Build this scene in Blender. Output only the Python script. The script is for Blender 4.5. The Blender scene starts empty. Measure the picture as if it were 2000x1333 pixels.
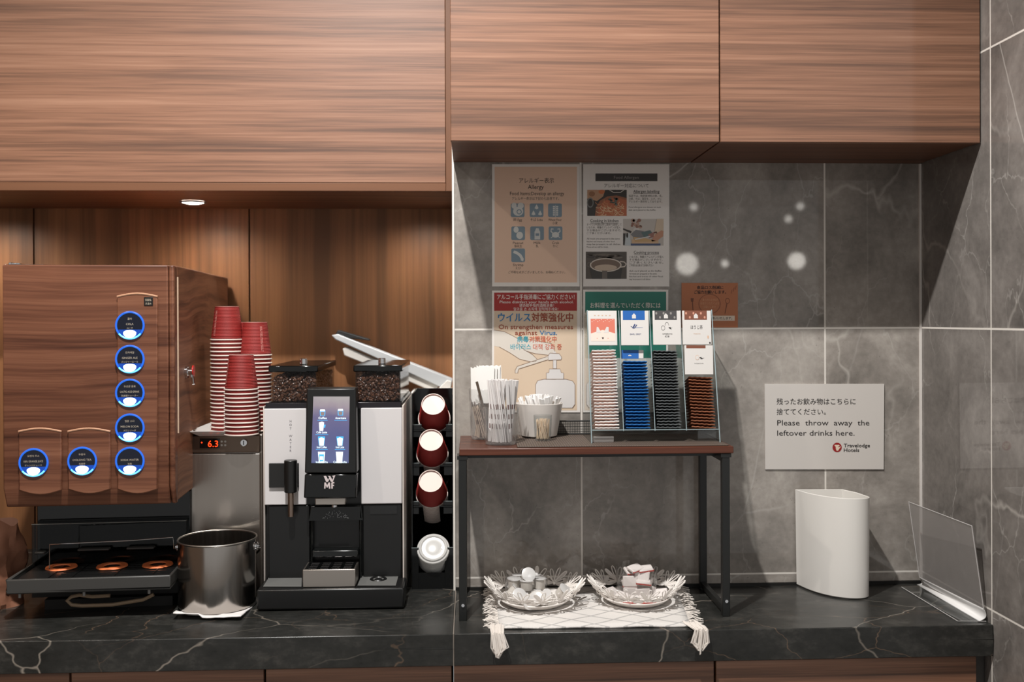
import bpy, bmesh, math, random
from mathutils import Vector, Matrix, noise
random.seed(7)
R = random.Random(11)
sc = bpy.context.scene
COL = sc.collection
CT = 0.86            # height of the worktop above the floor

# ------------------------------------------------------------------ camera
CX, CY, CZ = -1.10937, -2.39191, CT + 0.65327
YAW, ROLL, FPX, SY, PITCH = 0.0424161, 0.0036012, 1933.367, -39.109, -0.001663
def _axes():
    c, s, cp, sp = math.cos(YAW), math.sin(YAW), math.cos(PITCH), math.sin(PITCH)
    r = Vector((c, -s, 0)); fw = Vector((s*cp, c*cp, sp)); up = Vector((-s*sp, -c*sp, cp))
    cr, sr = math.cos(ROLL), math.sin(ROLL)
    return r*cr - up*sr, up*cr + r*sr, fw
AR, AU, AF = _axes()
cam_d = bpy.data.cameras.new('camera'); cam = bpy.data.objects.new('camera', cam_d); COL.objects.link(cam)
M = Matrix((AR, AU, -AF)).transposed().to_4x4(); M.translation = (CX, CY, CZ)
cam.matrix_world = M
cam_d.sensor_width = 36; cam_d.lens = FPX/2000*36; cam_d.shift_y = SY/2000
cam_d.clip_start = 0.05
cam_d.dof.use_dof = True; cam_d.dof.focus_distance = 2.27; cam_d.dof.aperture_fstop = 2.4
sc.camera = cam

# ------------------------------------------------------------------ world, lights, exposure
w = bpy.data.worlds.new('world'); sc.world = w; w.use_nodes = True
w.node_tree.nodes['Background'].inputs[0].default_value = (1.0, 0.985, 0.965, 1)
w.node_tree.nodes['Background'].inputs[1].default_value = 0.45
sc.view_settings.view_transform = 'Standard'; sc.view_settings.look = 'None'
sc.view_settings.exposure = 0.0; sc.view_settings.gamma = 1.0
def spot(name, loc, power, size, angle=120, blend=0.6, col=(1, .93, .84), aim=None):
    d = bpy.data.lights.new(name, 'SPOT'); d.energy = power; d.shadow_soft_size = size
    d.spot_size = math.radians(angle); d.spot_blend = blend; d.color = col
    o = bpy.data.objects.new(name, d); COL.objects.link(o); o.location = loc
    if aim: o.rotation_euler = (Vector(aim) - Vector(loc)).to_track_quat('-Z', 'Y').to_euler()
    return o
def bulb(name, loc, power, size, col=(1, .94, .86)):
    d = bpy.data.lights.new(name, 'POINT'); d.energy = power; d.shadow_soft_size = size; d.color = col
    o = bpy.data.objects.new(name, d); COL.objects.link(o); o.location = loc
    return o
spot('ceiling_spot_a', (-1.44, -1.37, 3.42), 330, .03, 130, .5, (1, .98, .95))
spot('ceiling_spot_b', (-2.75, -1.37, 3.42), 45, .03, 130, .5)
spot('ceiling_spot_c', (0.9, -3.3, 3.0), 18, .05, 120, .5, (.97, .98, 1), aim=(0, -.8, 1.2))
def lamp_seen_at(px, py, y, power, rad):      # room lamps behind the photographer that the polished tiles mirror
    c, s_ = math.cos(YAW), math.sin(YAW)
    u = px-1000; v = py-666.5-SY; d = (AR*u - AU*v)/FPX + AF
    p = Vector((CX, CY, CZ)) + d*(-CY/d.y); q = p + Vector((d.x, -d.y, d.z))*(-y/d.y)
    bulb('room_globe', q, power, rad)
for a_ in ((1342, 516, -4.2, 2.0, .072), (1416, 515, -4.4, .26, .024), (1556, 510, -4.2, 1.4, .055), (1355, 405, -4.6, .2, .026), (1540, 428, -4.5, .2, .024), (1563, 403, -4.5, .2, .026)): lamp_seen_at(*a_)

# ------------------------------------------------------------------ picture <-> place helpers (2000 x 1333 frame)
CAMP = Vector((CX, CY, CZ))
def ray(px, py):
    u = px-1000; v = py-666.5-SY
    return (AR*u - AU*v)/FPX + AF
def at(px, py, Y):                       # point of the vertical plane y = Y seen at a pixel
    d = ray(px, py); return CAMP + d*((Y-CY)/d.y)
def on(px, py, z=0.0):                   # point at height z above the worktop seen at a pixel
    d = ray(px, py); return CAMP + d*((CT+z-CZ)/d.z)
def onpl(px, py, p, n):
    d = ray(px, py); return CAMP + d*((Vector(p)-CAMP).dot(n)/d.dot(n))

# ------------------------------------------------------------------ materials
def lin(c):
    c = c/255.0
    return c/12.92 if c <= .04045 else ((c+.055)/1.055)**2.4
def rgb(r, g, b): return (lin(r), lin(g), lin(b), 1)
MATS = {}
def mat(name, c=(200, 200, 200), rough=.5, metal=0, spec=.5, emit=None, es=1.0, coat=0, bump=None):
    if name in MATS: return MATS[name]
    m = bpy.data.materials.new(name); m.use_nodes = True; MATS[name] = m
    p = m.node_tree.nodes['Principled BSDF']
    p.inputs['Base Color'].default_value = rgb(*c); p.inputs['Roughness'].default_value = rough
    p.inputs['Metallic'].default_value = metal; p.inputs['Specular IOR Level'].default_value = spec
    p.inputs['Coat Weight'].default_value = coat
    if emit: p.inputs['Emission Color'].default_value = rgb(*emit); p.inputs['Emission Strength'].default_value = es
    if bump:
        nt = m.node_tree; tc = nt.nodes.new('ShaderNodeTexCoord'); n = nt.nodes.new('ShaderNodeTexNoise'); b = nt.nodes.new('ShaderNodeBump')
        n.inputs['Scale'].default_value = bump[0]; b.inputs['Strength'].default_value = bump[1]; b.inputs['Distance'].default_value = .002
        nt.links.new(tc.outputs['Object'], n.inputs['Vector']); nt.links.new(n.outputs['Fac'], b.inputs['Height']); nt.links.new(b.outputs[0], p.inputs['Normal'])
    return m
class NT:                                 # tiny node-graph writer
    def __init__(s, name):
        s.m = bpy.data.materials.new(name); s.m.use_nodes = True; s.t = s.m.node_tree; s.p = s.t.nodes['Principled BSDF']; MATS[name] = s.m
    def n(s, typ, **kw):
        nd = s.t.nodes.new(typ)
        for k, v in kw.items():
            if k.startswith('_'): setattr(nd, k[1:], v)
        return nd
    def l(s, a, b): s.t.links.new(a, b)
    def inp(s, sock, v):
        if isinstance(v, bpy.types.NodeSocket): s.l(v, sock)
        else: sock.default_value = v
    def math(s, op, a, b=None, c=None, clamp=False):
        nd = s.n('ShaderNodeMath'); nd.operation = op; nd.use_clamp = clamp
        s.inp(nd.inputs[0], a)
        if b is not None: s.inp(nd.inputs[1], b)
        if c is not None: s.inp(nd.inputs[2], c)
        return nd.outputs[0]
    def coord(s): return s.n('ShaderNodeTexCoord').outputs['Object']
    def map(s, v, scale=(1, 1, 1), loc=(0, 0, 0), rot=(0, 0, 0)):
        nd = s.n('ShaderNodeMapping'); s.l(v, nd.inputs[0]); nd.inputs['Scale'].default_value = scale
        nd.inputs['Location'].default_value = loc; nd.inputs['Rotation'].default_value = rot; return nd.outputs[0]
    def noise(s, v, scale, detail=4, rough=.5, dist=0):
        nd = s.n('ShaderNodeTexNoise'); s.l(v, nd.inputs['Vector']); nd.inputs['Scale'].default_value = scale
        nd.inputs['Detail'].default_value = detail; nd.inputs['Roughness'].default_value = rough; nd.inputs['Distortion'].default_value = dist
        return nd
    def ramp(s, fac, stops, interp='LINEAR'):
        nd = s.n('ShaderNodeValToRGB'); s.l(fac, nd.inputs[0]); cr = nd.color_ramp; cr.interpolation = interp
        while len(cr.elements) < len(stops): cr.elements.new(.5)
        for e, (p, c) in zip(cr.elements, stops): e.position = p; e.color = c
        return nd.outputs[0]
    def mix(s, f, a, b):
        nd = s.n('ShaderNodeMix'); nd.data_type = 'RGBA'; s.inp(nd.inputs[0], f); s.inp(nd.inputs[6], a); s.inp(nd.inputs[7], b); return nd.outputs[2]
    def vadd(s, a, b):
        nd = s.n('ShaderNodeVectorMath'); s.inp(nd.inputs[0], a); s.inp(nd.inputs[1], b); return nd.outputs[0]

def wood(name, axis, cols, rough=.38, scale=1.0, wav=.02, coat=0.0, streak=1.0, spec=.4):
    k = NT(name); v = k.coord()
    wob = k.noise(k.map(v, (1.3, 1.3, 1.3)), 1.6, 2)
    wv = k.n('ShaderNodeVectorMath'); wv.operation = 'SCALE'; k.l(wob.outputs['Color'], wv.inputs[0]); wv.inputs['Scale'].default_value = wav
    v2 = k.vadd(v, wv.outputs[0])
    a, b, c = {'x': (.55, 26, 26), 'z': (26, 26, .55), 'y': (26, .55, 26)}[axis]
    sA = (a*scale, b*scale, c*scale); sB = tuple(q*4.2 if q > 5 else q*2.4 for q in sA); sC = tuple(q*13 if q > 5 else q*9 for q in sA)
    n1 = k.noise(k.map(v2, sA), 1, 5, .62).outputs['Fac']
    n2 = k.noise(k.map(v2, sB, (3.1, 1.7, .4)), 1, 4, .6).outputs['Fac']
    n3 = k.noise(k.map(v2, sC, (1.1, 5.7, 2.4)), 1, 2, .5).outputs['Fac']
    f = k.math('ADD', k.math('MULTIPLY', n1, .55), k.math('ADD', k.math('MULTIPLY', n2, .33*streak), k.math('MULTIPLY', n3, .12*streak)))
    col = k.ramp(f, [(.33, rgb(*cols[0])), (.44, rgb(*cols[1])), (.53, rgb(*cols[2])), (.66, rgb(*cols[3]))])
    k.l(col, k.p.inputs['Base Color']); k.p.inputs['Roughness'].default_value = rough; k.p.inputs['Coat Weight'].default_value = coat
    k.p.inputs['Specular IOR Level'].default_value = spec
    bp = k.n('ShaderNodeBump'); bp.inputs['Strength'].default_value = .12; bp.inputs['Distance'].default_value = .001
    k.l(n2, bp.inputs['Height']); k.l(bp.outputs[0], k.p.inputs['Normal'])
    return k.m
W_CAB = wood('walnut_cabinet', 'x', [(76, 51, 38), (108, 74, 55), (136, 95, 72), (158, 117, 93)], .46, 1.45, .006, spec=.75)
W_PANEL = wood('walnut_panel_vertical', 'z', [(104, 70, 44), (132, 89, 57), (148, 101, 65), (166, 116, 77)], .45, .7, .02, streak=.6)
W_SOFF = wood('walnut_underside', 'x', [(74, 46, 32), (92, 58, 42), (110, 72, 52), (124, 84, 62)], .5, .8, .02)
W_VINYL = wood('woodgrain_vinyl', 'x', [(64, 35, 24), (98, 59, 42), (121, 77, 56), (137, 92, 69)], .42, 1.1, .035)
W_VINYS = wood('woodgrain_vinyl_side', 'y', [(70, 42, 28), (112, 72, 50), (140, 94, 67), (156, 110, 82)], .5, .75, .10)
W_TABLE = wood('reddish_table_wood', 'x', [(54, 27, 19), (72, 37, 26), (88, 48, 34), (102, 58, 42)], .3, 1.2, .02)

def veins(k, v, scale, width, distort, rot=(0, 0, 0)):
    wob = k.noise(k.map(v, (1, 1, 1)), scale*1.4, 4, .6)
    off = k.n('ShaderNodeVectorMath'); off.operation = 'SCALE'; k.l(wob.outputs['Color'], off.inputs[0]); off.inputs['Scale'].default_value = distort
    vv = k.map(k.vadd(v, off.outputs[0]), (1, 1, 1), (0, 0, 0), rot)
    vo = k.n('ShaderNodeTexVoronoi'); vo.feature = 'DISTANCE_TO_EDGE'; k.l(vv, vo.inputs['Vector']); vo.inputs['Scale'].default_value = scale
    line = k.math('SUBTRACT', 1.0, k.math('DIVIDE', vo.outputs['Distance'], width), clamp=True)
    msk = k.math('SUBTRACT', k.noise(k.map(v, (1, 1, 1), (7, 3, 5)), scale*.9, 2).outputs['Fac'], .42, clamp=True)
    return k.math('MULTIPLY', line, k.math('MULTIPLY', msk, 5.0, clamp=True), clamp=True)
def tile(name, ax, off, q=1.0):                  # large grey marble-look tiles with pale grout
    k = NT(name); v = k.coord(); sp = k.n('ShaderNodeSeparateXYZ'); k.l(v, sp.inputs[0])
    def cell(sock, o):
        t = k.math('DIVIDE', k.math('SUBTRACT', sock, o), .6); fl = k.math('FLOOR', t); fr = k.math('SUBTRACT', t, fl)
        d = k.math('MULTIPLY', k.math('MINIMUM', fr, k.math('SUBTRACT', 1.0, fr)), .6); return fl, d
    fu, du = cell(sp.outputs[ax], off); fz, dz = cell(sp.outputs['Z'], CT+.6291)
    grout = k.math('LESS_THAN', k.math('MINIMUM', du, dz), .0021)
    cb = k.n('ShaderNodeCombineXYZ'); k.l(fu, cb.inputs[0]); k.l(fz, cb.inputs[1])
    sh = k.n('ShaderNodeVectorMath'); sh.operation = 'SCALE'; k.l(cb.outputs[0], sh.inputs[0]); sh.inputs['Scale'].default_value = 3.37
    vv = k.vadd(v, sh.outputs[0])
    cl = k.noise(vv, 5.0, 7, .62, .4).outputs['Fac']; fine = k.noise(vv, 60, 4, .6).outputs['Fac']
    f = k.math('ADD', k.math('MULTIPLY', cl, .8), k.math('MULTIPLY', fine, .2))
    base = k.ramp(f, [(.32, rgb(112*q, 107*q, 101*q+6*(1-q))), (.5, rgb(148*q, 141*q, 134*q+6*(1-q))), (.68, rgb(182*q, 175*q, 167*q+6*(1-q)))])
    v1 = veins(k, k.map(vv, (1, 1, .62), rot=(.3, .35, .2)), 2.5, .012, .22, (.4, .6, .3)); v2 = veins(k, k.map(vv, (1.2, 1.2, .7), rot=(-.3, -.5, .1)), 5.5, .012, .14, (.2, .9, .5))
    c = k.mix(k.math('MULTIPLY', v1, .42), base, rgb(208, 202, 194)); c = k.mix(k.math('MULTIPLY', v2, .34), c, rgb(200, 196, 190))
    v3 = veins(k, k.map(vv, (1, 1, .8), rot=(.2, .5, .7)), 1.7, .0045, .05, (.1, .3, .8)); c = k.mix(k.math('MULTIPLY', v3, .5), c, rgb(204, 200, 194))
    pit = k.math('GREATER_THAN', k.noise(vv, 140, 1).outputs['Fac'], .76)
    c = k.mix(k.math('MULTIPLY', pit, .35), c, rgb(70, 64, 60))
    c = k.mix(grout, c, rgb(224, 218, 210)); k.l(c, k.p.inputs['Base Color'])
    k.l(k.math('ADD', .03, k.math('MULTIPLY', grout, .6)), k.p.inputs['Roughness']); k.p.inputs['Specular IOR Level'].default_value = .45
    return k.m
T_BACK = tile('grey_marble_tile_back', 'X', -.24)
T_RIGHT = tile('grey_marble_tile_right_dimmed', 'Y', -.3277, .80)  # same tile, darkened: this wall's dimmer light is put into the colour
def blackmarble():
    k = NT('black_marble'); v = k.map(k.coord(), (1, 1.6, 1.6))
    n = k.noise(v, 9, 6, .65).outputs['Fac']; n2 = k.noise(v, 40, 5, .7).outputs['Fac']
    f = k.math('ADD', k.math('MULTIPLY', n, .6), k.math('MULTIPLY', n2, .4))
    base = k.ramp(f, [(.36, rgb(30, 31, 29)), (.52, rgb(44, 44, 42)), (.72, rgb(76, 74, 70))])
    a = veins(k, v, 2.2, .0065, .16, (.3, .2, .7)); b = veins(k, k.map(v, (1, 1, 1), (4, 2, 1)), 4.0, .006, .10, (.5, .1, .2))
    c = k.mix(k.math('MULTIPLY', a, .8), base, rgb(164, 154, 142)); c = k.mix(k.math('MULTIPLY', b, .45), c, rgb(150, 120, 96))
    k.l(c, k.p.inputs['Base Color']); k.p.inputs['Roughness'].default_value = .27; k.p.inputs['Specular IOR Level'].default_value = .5
    return k.m
M_BLACK = blackmarble()
def steel(name, c, rough, axis):
    k = NT(name); s = {'z': (160, 160, 2), 'x': (2, 160, 160)}[axis]
    n = k.noise(k.map(k.coord(), s), 1, 3).outputs['Fac']
    k.p.inputs['Base Color'].default_value = rgb(*c); k.p.inputs['Metallic'].default_value = 1
    k.l(k.math('ADD', rough, k.math('MULTIPLY', n, .14)), k.p.inputs['Roughness']); return k.m
STEEL = steel('brushed_steel', (176, 168, 160), .26, 'z'); STEELH = steel('brushed_steel_flat', (190, 182, 174), .30, 'x')
STEELP = steel('polished_steel', (178, 172, 166), .12, 'z')
CHROME = mat('chrome', (220, 220, 222), .06, 1)
def clear(name, tint, gl=.06, rough=.02, amount=1.0, haze=None):
    k = NT(name); t = k.t; t.nodes.remove(k.p); out = [n for n in t.nodes if n.type == 'OUTPUT_MATERIAL'][0]
    tr = k.n('ShaderNodeBsdfTransparent'); tr.inputs[0].default_value = (*tint, 1)
    gb = k.n('ShaderNodeBsdfGlossy'); gb.inputs['Roughness'].default_value = rough
    ge = k.n('ShaderNodeNewGeometry'); dt = k.n('ShaderNodeVectorMath'); dt.operation = 'DOT_PRODUCT'; k.l(ge.outputs['Normal'], dt.inputs[0]); k.l(ge.outputs['Incoming'], dt.inputs[1])
    fr = k.math('ADD', .04, k.math('MULTIPLY', .90, k.math('POWER', k.math('SUBTRACT', 1.0, k.math('ABSOLUTE', dt.outputs['Value'])), 5.0)))
    mx = k.n('ShaderNodeMixShader'); k.l(k.math('ADD', fr, gl-.04, clamp=True), mx.inputs[0]); k.l(tr.outputs[0], mx.inputs[1]); k.l(gb.outputs[0], mx.inputs[2])
    last = mx.outputs[0]
    if haze:
        df = k.n('ShaderNodeBsdfDiffuse'); df.inputs[0].default_value = rgb(*haze[0]); m2 = k.n('ShaderNodeMixShader'); m2.inputs[0].default_value = haze[1]
        k.l(last, m2.inputs[1]); k.l(df.outputs[0], m2.inputs[2]); last = m2.outputs[0]
    k.l(last, out.inputs['Surface']); return k.m
ACRYL = clear('clear_acrylic', (.95, .97, .97)); GLASS = clear('clear_glass', (.95, .96, .96), .05); HGLASS = clear('hopper_glass', (.97, .97, .97), .012)
SMOKED = clear('smoked_acrylic', (.50, .51, .51), .02); FROST = clear('hazy_acrylic', (.86, .86, .86), .08, .25, haze=((188, 182, 178), .30))
PLAST = clear('clear_plastic', (.95, .95, .95), .06, .08, haze=((225, 222, 220), .06))
EDGE = mat('acrylic_edge', (158, 176, 180), .15, 0, .6)
WHITE = mat('white_paper', (226, 222, 218), .6); WHITEG = mat('white_gloss', (232, 230, 226), .22); WPL = mat('white_plastic', (214, 210, 204), .35)
BLK = mat('black_plastic', (20, 20, 20), .32); BLKG = mat('black_gloss', (10, 11, 11), .08); BLKM = mat('black_matt', (24, 24, 24), .6)
GREYD = mat('dark_grey_plastic', (62, 61, 59), .38); GREY = mat('grey_plastic', (128, 126, 124), .4)
INK = mat('black_ink', (34, 30, 30), .6); DARK = mat('dark_void', (12, 12, 12), .8)

# ------------------------------------------------------------------ mesh builder
class MB:
    def __init__(s): s.v = []; s.f = []; s.mi = []; s.ms = []; s.cur = 0; s.sm = []; s.T = None
    def use(s, m):
        if m not in s.ms: s.ms.append(m)
        s.cur = s.ms.index(m); return s
    def add(s, vs, fs, smooth=False):
        o = len(s.v); s.v += [Vector(p) if s.T is None else s.T @ Vector(p) for p in vs]
        s.f += [tuple(i+o for i in f) for f in fs]; s.mi += [s.cur]*len(fs); s.sm += [smooth]*len(fs); return s
    def box(s, x0, x1, y0, y1, z0, z1):
        return s.hexa([(x0, y0, z0), (x1, y0, z0), (x1, y1, z0), (x0, y1, z0), (x0, y0, z1), (x1, y0, z1), (x1, y1, z1), (x0, y1, z1)])
    def hexa(s, p): return s.add(p, [(0, 3, 2, 1), (4, 5, 6, 7), (0, 1, 5, 4), (1, 2, 6, 5), (2, 3, 7, 6), (3, 0, 4, 7)])
    def cyl(s, a, b, r, r2=None, n=20, cap=True):
        a = Vector(a); b = Vector(b); r2 = r if r2 is None else r2; d = (b-a).normalized(); q = d.to_track_quat('Z', 'Y')
        vs = []
        for c, rr in ((a, r), (b, r2)):
            for i in range(n):
                t = 2*math.pi*i/n; vs.append(c + q @ Vector((rr*math.cos(t), rr*math.sin(t), 0)))
        s.add(vs, [(i, (i+1) % n, n+(i+1) % n, n+i) for i in range(n)], True)
        if cap: s.add(vs, [tuple(range(n-1, -1, -1)), tuple(range(n, 2*n))])
        return s
    def lathe(s, prof, n=32, c=(0, 0, 0), close=False):
        c = Vector(c); vs = []; m = len(prof)
        for r, z in prof:
            for i in range(n):
                t = 2*math.pi*i/n; vs.append(c + Vector((r*math.cos(t), r*math.sin(t), z)))
        fs = [(j*n+i, j*n+(i+1) % n, (j+1) % m*n+(i+1) % n, (j+1) % m*n+i) for j in range(m if close else m-1) for i in range(n)]
        return s.add(vs, fs, True)
    def tube(s, pts, r, n=8, closed=False):
        pts = [Vector(p) for p in pts]; m = len(pts); vs = []; nx = None
        for j, p in enumerate(pts):
            a = pts[(j-1) % m] if (closed or j) else p; b = pts[(j+1) % m] if (closed or j < m-1) else p
            d = (b-a).normalized()
            if nx is None: nx = d.orthogonal().normalized()
            nx = (nx - d*nx.dot(d)); nx = nx.normalized() if nx.length > 1e-6 else d.orthogonal().normalized()
            by = d.cross(nx); rr = r[j] if isinstance(r, (list, tuple)) else r
            for i in range(n):
                t = 2*math.pi*i/n; vs.append(p + nx*rr*math.cos(t) + by*rr*math.sin(t))
        k = m if closed else m-1
        s.add(vs, [(j*n+i, j*n+(i+1) % n, (j+1) % m*n+(i+1) % n, (j+1) % m*n+i) for j in range(k) for i in range(n)], True)
        if not closed: s.add(vs[:n], [tuple(range(n-1, -1, -1))]); s.add(vs[-n:], [tuple(range(n))])
        return s
    def prism(s, poly, a, b, plane='xz'):           # extrude a 2-d outline along the third axis
        f = {'xz': lambda p, t: (p[0], t, p[1]), 'yz': lambda p, t: (t, p[0], p[1]), 'xy': lambda p, t: (p[0], p[1], t)}[plane]
        n = len(poly); vs = [f(p, a) for p in poly] + [f(p, b) for p in poly]
        fs = [tuple(range(n)), tuple(range(2*n-1, n-1, -1))] + [(i, n+i, n+(i+1) % n, (i+1) % n) for i in range(n)]
        return s.add(vs, fs)
    def extr(s, pts, d):                            # extrude a 3-d polygon by a vector
        d = Vector(d); n = len(pts); vs = [Vector(p) for p in pts] + [Vector(p)+d for p in pts]
        return s.add(vs, [tuple(range(n-1, -1, -1)), tuple(range(n, 2*n))] + [(i, (i+1) % n, n+(i+1) % n, n+i) for i in range(n)])
    def poly(s, pts): return s.add(pts, [tuple(range(len(pts)))])
    def ell(s, c, rx, ry, rz, n=10, m=6, rot=None):
        c = Vector(c); vs = []; 
        for j in range(m+1):
            ph = math.pi*j/m
            for i in range(n):
                t = 2*math.pi*i/n; p = Vector((rx*math.sin(ph)*math.cos(t), ry*math.sin(ph)*math.sin(t), rz*math.cos(ph)))
                vs.append(c + (rot @ p if rot else p))
        return s.add(vs, [(j*n+i, (j+1)*n+i, (j+1)*n+(i+1) % n, j*n+(i+1) % n) for j in range(m) for i in range(n)], True)
    def obj(s, name, m=None, parent=None, local=False, bevel=0, seg=2, sub=0, solid=0, ang=35):
        me = bpy.data.meshes.new(name)
        off = Vector((0, 0, 0))
        if parent is not None and not local: off = parent.matrix_basis.translation if parent.parent is None else parent.parent.matrix_basis.translation
        me.from_pydata([v-off for v in s.v], [], s.f)
        for mm in ([m] if m else s.ms): me.materials.append(mm)
        if not m: me.polygons.foreach_set('material_index', s.mi)
        me.polygons.foreach_set('use_smooth', [True]*len(s.f) if (bevel or any(s.sm)) else [False]*len(s.f))
        bm = bmesh.new(); bm.from_mesh(me); bmesh.ops.remove_doubles(bm, verts=bm.verts, dist=1e-6)
        if not getattr(s, 'flat', False): bmesh.ops.recalc_face_normals(bm, faces=bm.faces)
        bm.to_mesh(me); bm.free()
        if bevel or any(s.sm): me.set_sharp_from_angle(angle=math.radians(ang))
        o = bpy.data.objects.new(name, me); COL.objects.link(o)
        if parent is not None: o.parent = parent
        if solid: md = o.modifiers.new('solid', 'SOLIDIFY'); md.thickness = solid; md.offset = 0
        if bevel: md = o.modifiers.new('bevel', 'BEVEL'); md.width = bevel; md.segments = seg; md.limit_method = 'ANGLE'; md.angle_limit = math.radians(40)
        if sub: md = o.modifiers.new('sub', 'SUBSURF'); md.levels = sub; md.render_levels = sub
        return o
_used = set()
def thing(name, label, cat, loc=(0, 0, 0), rotz=0, group=None):
    o = bpy.data.objects.new(name, None); COL.objects.link(o); o.location = loc; o.rotation_euler = (0, 0, rotz)
    o.empty_display_size = .02; tag(o, label, cat, group); return o
def tag(o, label, cat, group=None, kind=None):
    o['label'] = label; o['category'] = cat
    if group: o['group'] = group
    if kind: o['kind'] = kind
    return o
def dup(root, loc=None, rot=None, label=None, group=None):
    r = root.copy(); COL.objects.link(r)
    if loc is not None: r.location = loc
    if rot is not None: r.rotation_euler = rot
    if label: r['label'] = label
    if group: r['group'] = group
    for ch in list(root.children):
        c = ch.copy(); COL.objects.link(c); c.parent = r
        for g in ch.children:
            d = g.copy(); COL.objects.link(d); d.parent = c
    return r
def struct(name, mb, m=None, **k):
    o = mb.obj(name, m, **k); o['kind'] = 'structure'; return o
ORD = 'first second third fourth fifth sixth seventh eighth ninth tenth eleventh twelfth thirteenth fourteenth fifteenth sixteenth seventeenth eighteenth nineteenth twentieth'.split()
def ordinal(i):                                    # 0-based
    if i < 20: return ORD[i]
    t, u = divmod(i+1, 10); tens = {2: 'twenty', 3: 'thirty', 4: 'forty'}[t]
    return (tens[:-1]+'ieth') if u == 0 else tens+'-'+ORD[u-1]

# ---- lettering: flat glyph outlines turned into mesh
_tc = {}
def glyphs(txt, bold=0):
    key = (txt, bold)
    if key in _tc: return _tc[key]
    cu = bpy.data.curves.new('t', 'FONT'); cu.body = txt; cu.size = 1; cu.resolution_u = 2; cu.offset = bold; cu.fill_mode = 'FRONT'
    o = bpy.data.objects.new('t', cu); COL.objects.link(o); dg = bpy.context.evaluated_depsgraph_get(); dg.update()
    me = bpy.data.meshes.new_from_object(o.evaluated_get(dg)); vs = [v.co.copy() for v in me.vertices]; fs = [tuple(p.vertices) for p in me.polygons]
    bpy.data.objects.remove(o); bpy.data.meshes.remove(me); bpy.data.curves.remove(cu)
    _tc[key] = (vs, fs); return vs, fs
def text3(mb, txt, o, ux, uy, bold=0, fit=None, align='c'):
    if bold:
        nz = Vector(ux).cross(Vector(uy)).normalized() if fit is None else Vector(fit).cross(Vector(uy)).normalized()
        for d_ in (-.5, 0, .5): text3(mb, txt, Vector(o)+nz*(.00006*(d_+.5))+Vector(uy)*(bold*d_)+(Vector(fit)*(bold*d_*1.6/max(1, len(txt))) if fit is not None else Vector(ux)*bold*d_), ux, uy, 0, fit, align)
        return
    """o = baseline point, ux / uy = vectors of one em; fit = total width vector replaces ux scaling."""
    vs, fs = glyphs(txt, bold)
    if not vs: return
    x0 = min(v.x for v in vs); x1 = max(v.x for v in vs); wd = max(x1-x0, 1e-4)
    o = Vector(o); ux = Vector(ux); uy = Vector(uy)
    if fit is not None: ux = Vector(fit)/wd; sh = 0
    else: sh = {'c': wd/2, 'l': 0, 'r': wd}[align]
    mb.flat = True
    mb.add([o + ux*(v.x-x0-sh) + uy*v.y for v in vs], fs)
class Flat(MB):                                     # drawing on a vertical sheet, laid out in the photograph's scale
    def __init__(s, Y): super().__init__(); s.Y = Y; s.k = 0; s.flat = True
    def P(s, x, y): return at(x, y, s.Y - s.k*.00025)
    def rect(s, x0, y0, x1, y1, m, k=None):
        if k is not None: s.k = k
        s.use(m); return s.poly([s.P(x0, y1), s.P(x1, y1), s.P(x1, y0), s.P(x0, y0)])
    def pg(s, pts, m, k=None):
        if k is not None: s.k = k
        s.use(m); return s.poly([s.P(*p) for p in pts])
    def elli(s, cx, cy, rx, ry, m, k=None, n=28, a0=0, a1=360):
        pts = [(cx+rx*math.cos(math.radians(a0+(a1-a0)*i/n)), cy-ry*math.sin(math.radians(a0+(a1-a0)*i/n))) for i in range(n + (a1-a0 < 360))]
        return s.pg(pts, m, k)
    def line(s, pts, w, m, k=None, closed=False):
        if k is not None: s.k = k
        s.use(m); pts = list(pts); n = len(pts); L = []; Rr = []
        for i, p in enumerate(pts):
            a = pts[i-1] if (i or closed) else p; b = pts[(i+1) % n] if (i < n-1 or closed) else p
            dx, dy = b[0]-a[0], b[1]-a[1]; q = math.hypot(dx, dy) or 1; nx, ny = -dy/q*w/2, dx/q*w/2
            L.append((p[0]+nx, p[1]+ny)); Rr.append((p[0]-nx, p[1]-ny))
        for i in range(n if closed else n-1):
            j = (i+1) % n; s.poly([s.P(*L[i]), s.P(*L[j]), s.P(*Rr[j]), s.P(*Rr[i])])
        return s
    def text(s, t, x0, x1, yc, h, m, bold=0, k=None):
        if k is not None: s.k = k
        s.use(m); yb = yc + h*.36; o = s.P(x0, yb); text3(s, t, o, (1, 0, 0), s.P(x0, yb-h)-o, bold, fit=s.P(x1, yb)-o); return s
    def textl(s, t, x, yc, h, m, bold=0, k=None, sx=1.0, align='l'):
        if k is not None: s.k = k
        s.use(m); yb = yc+h*.36; o = s.P(x, yb); text3(s, t, o, (s.P(x+h*sx, yb)-o), s.P(x, yb-h)-o, bold, align=align); return s

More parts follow.
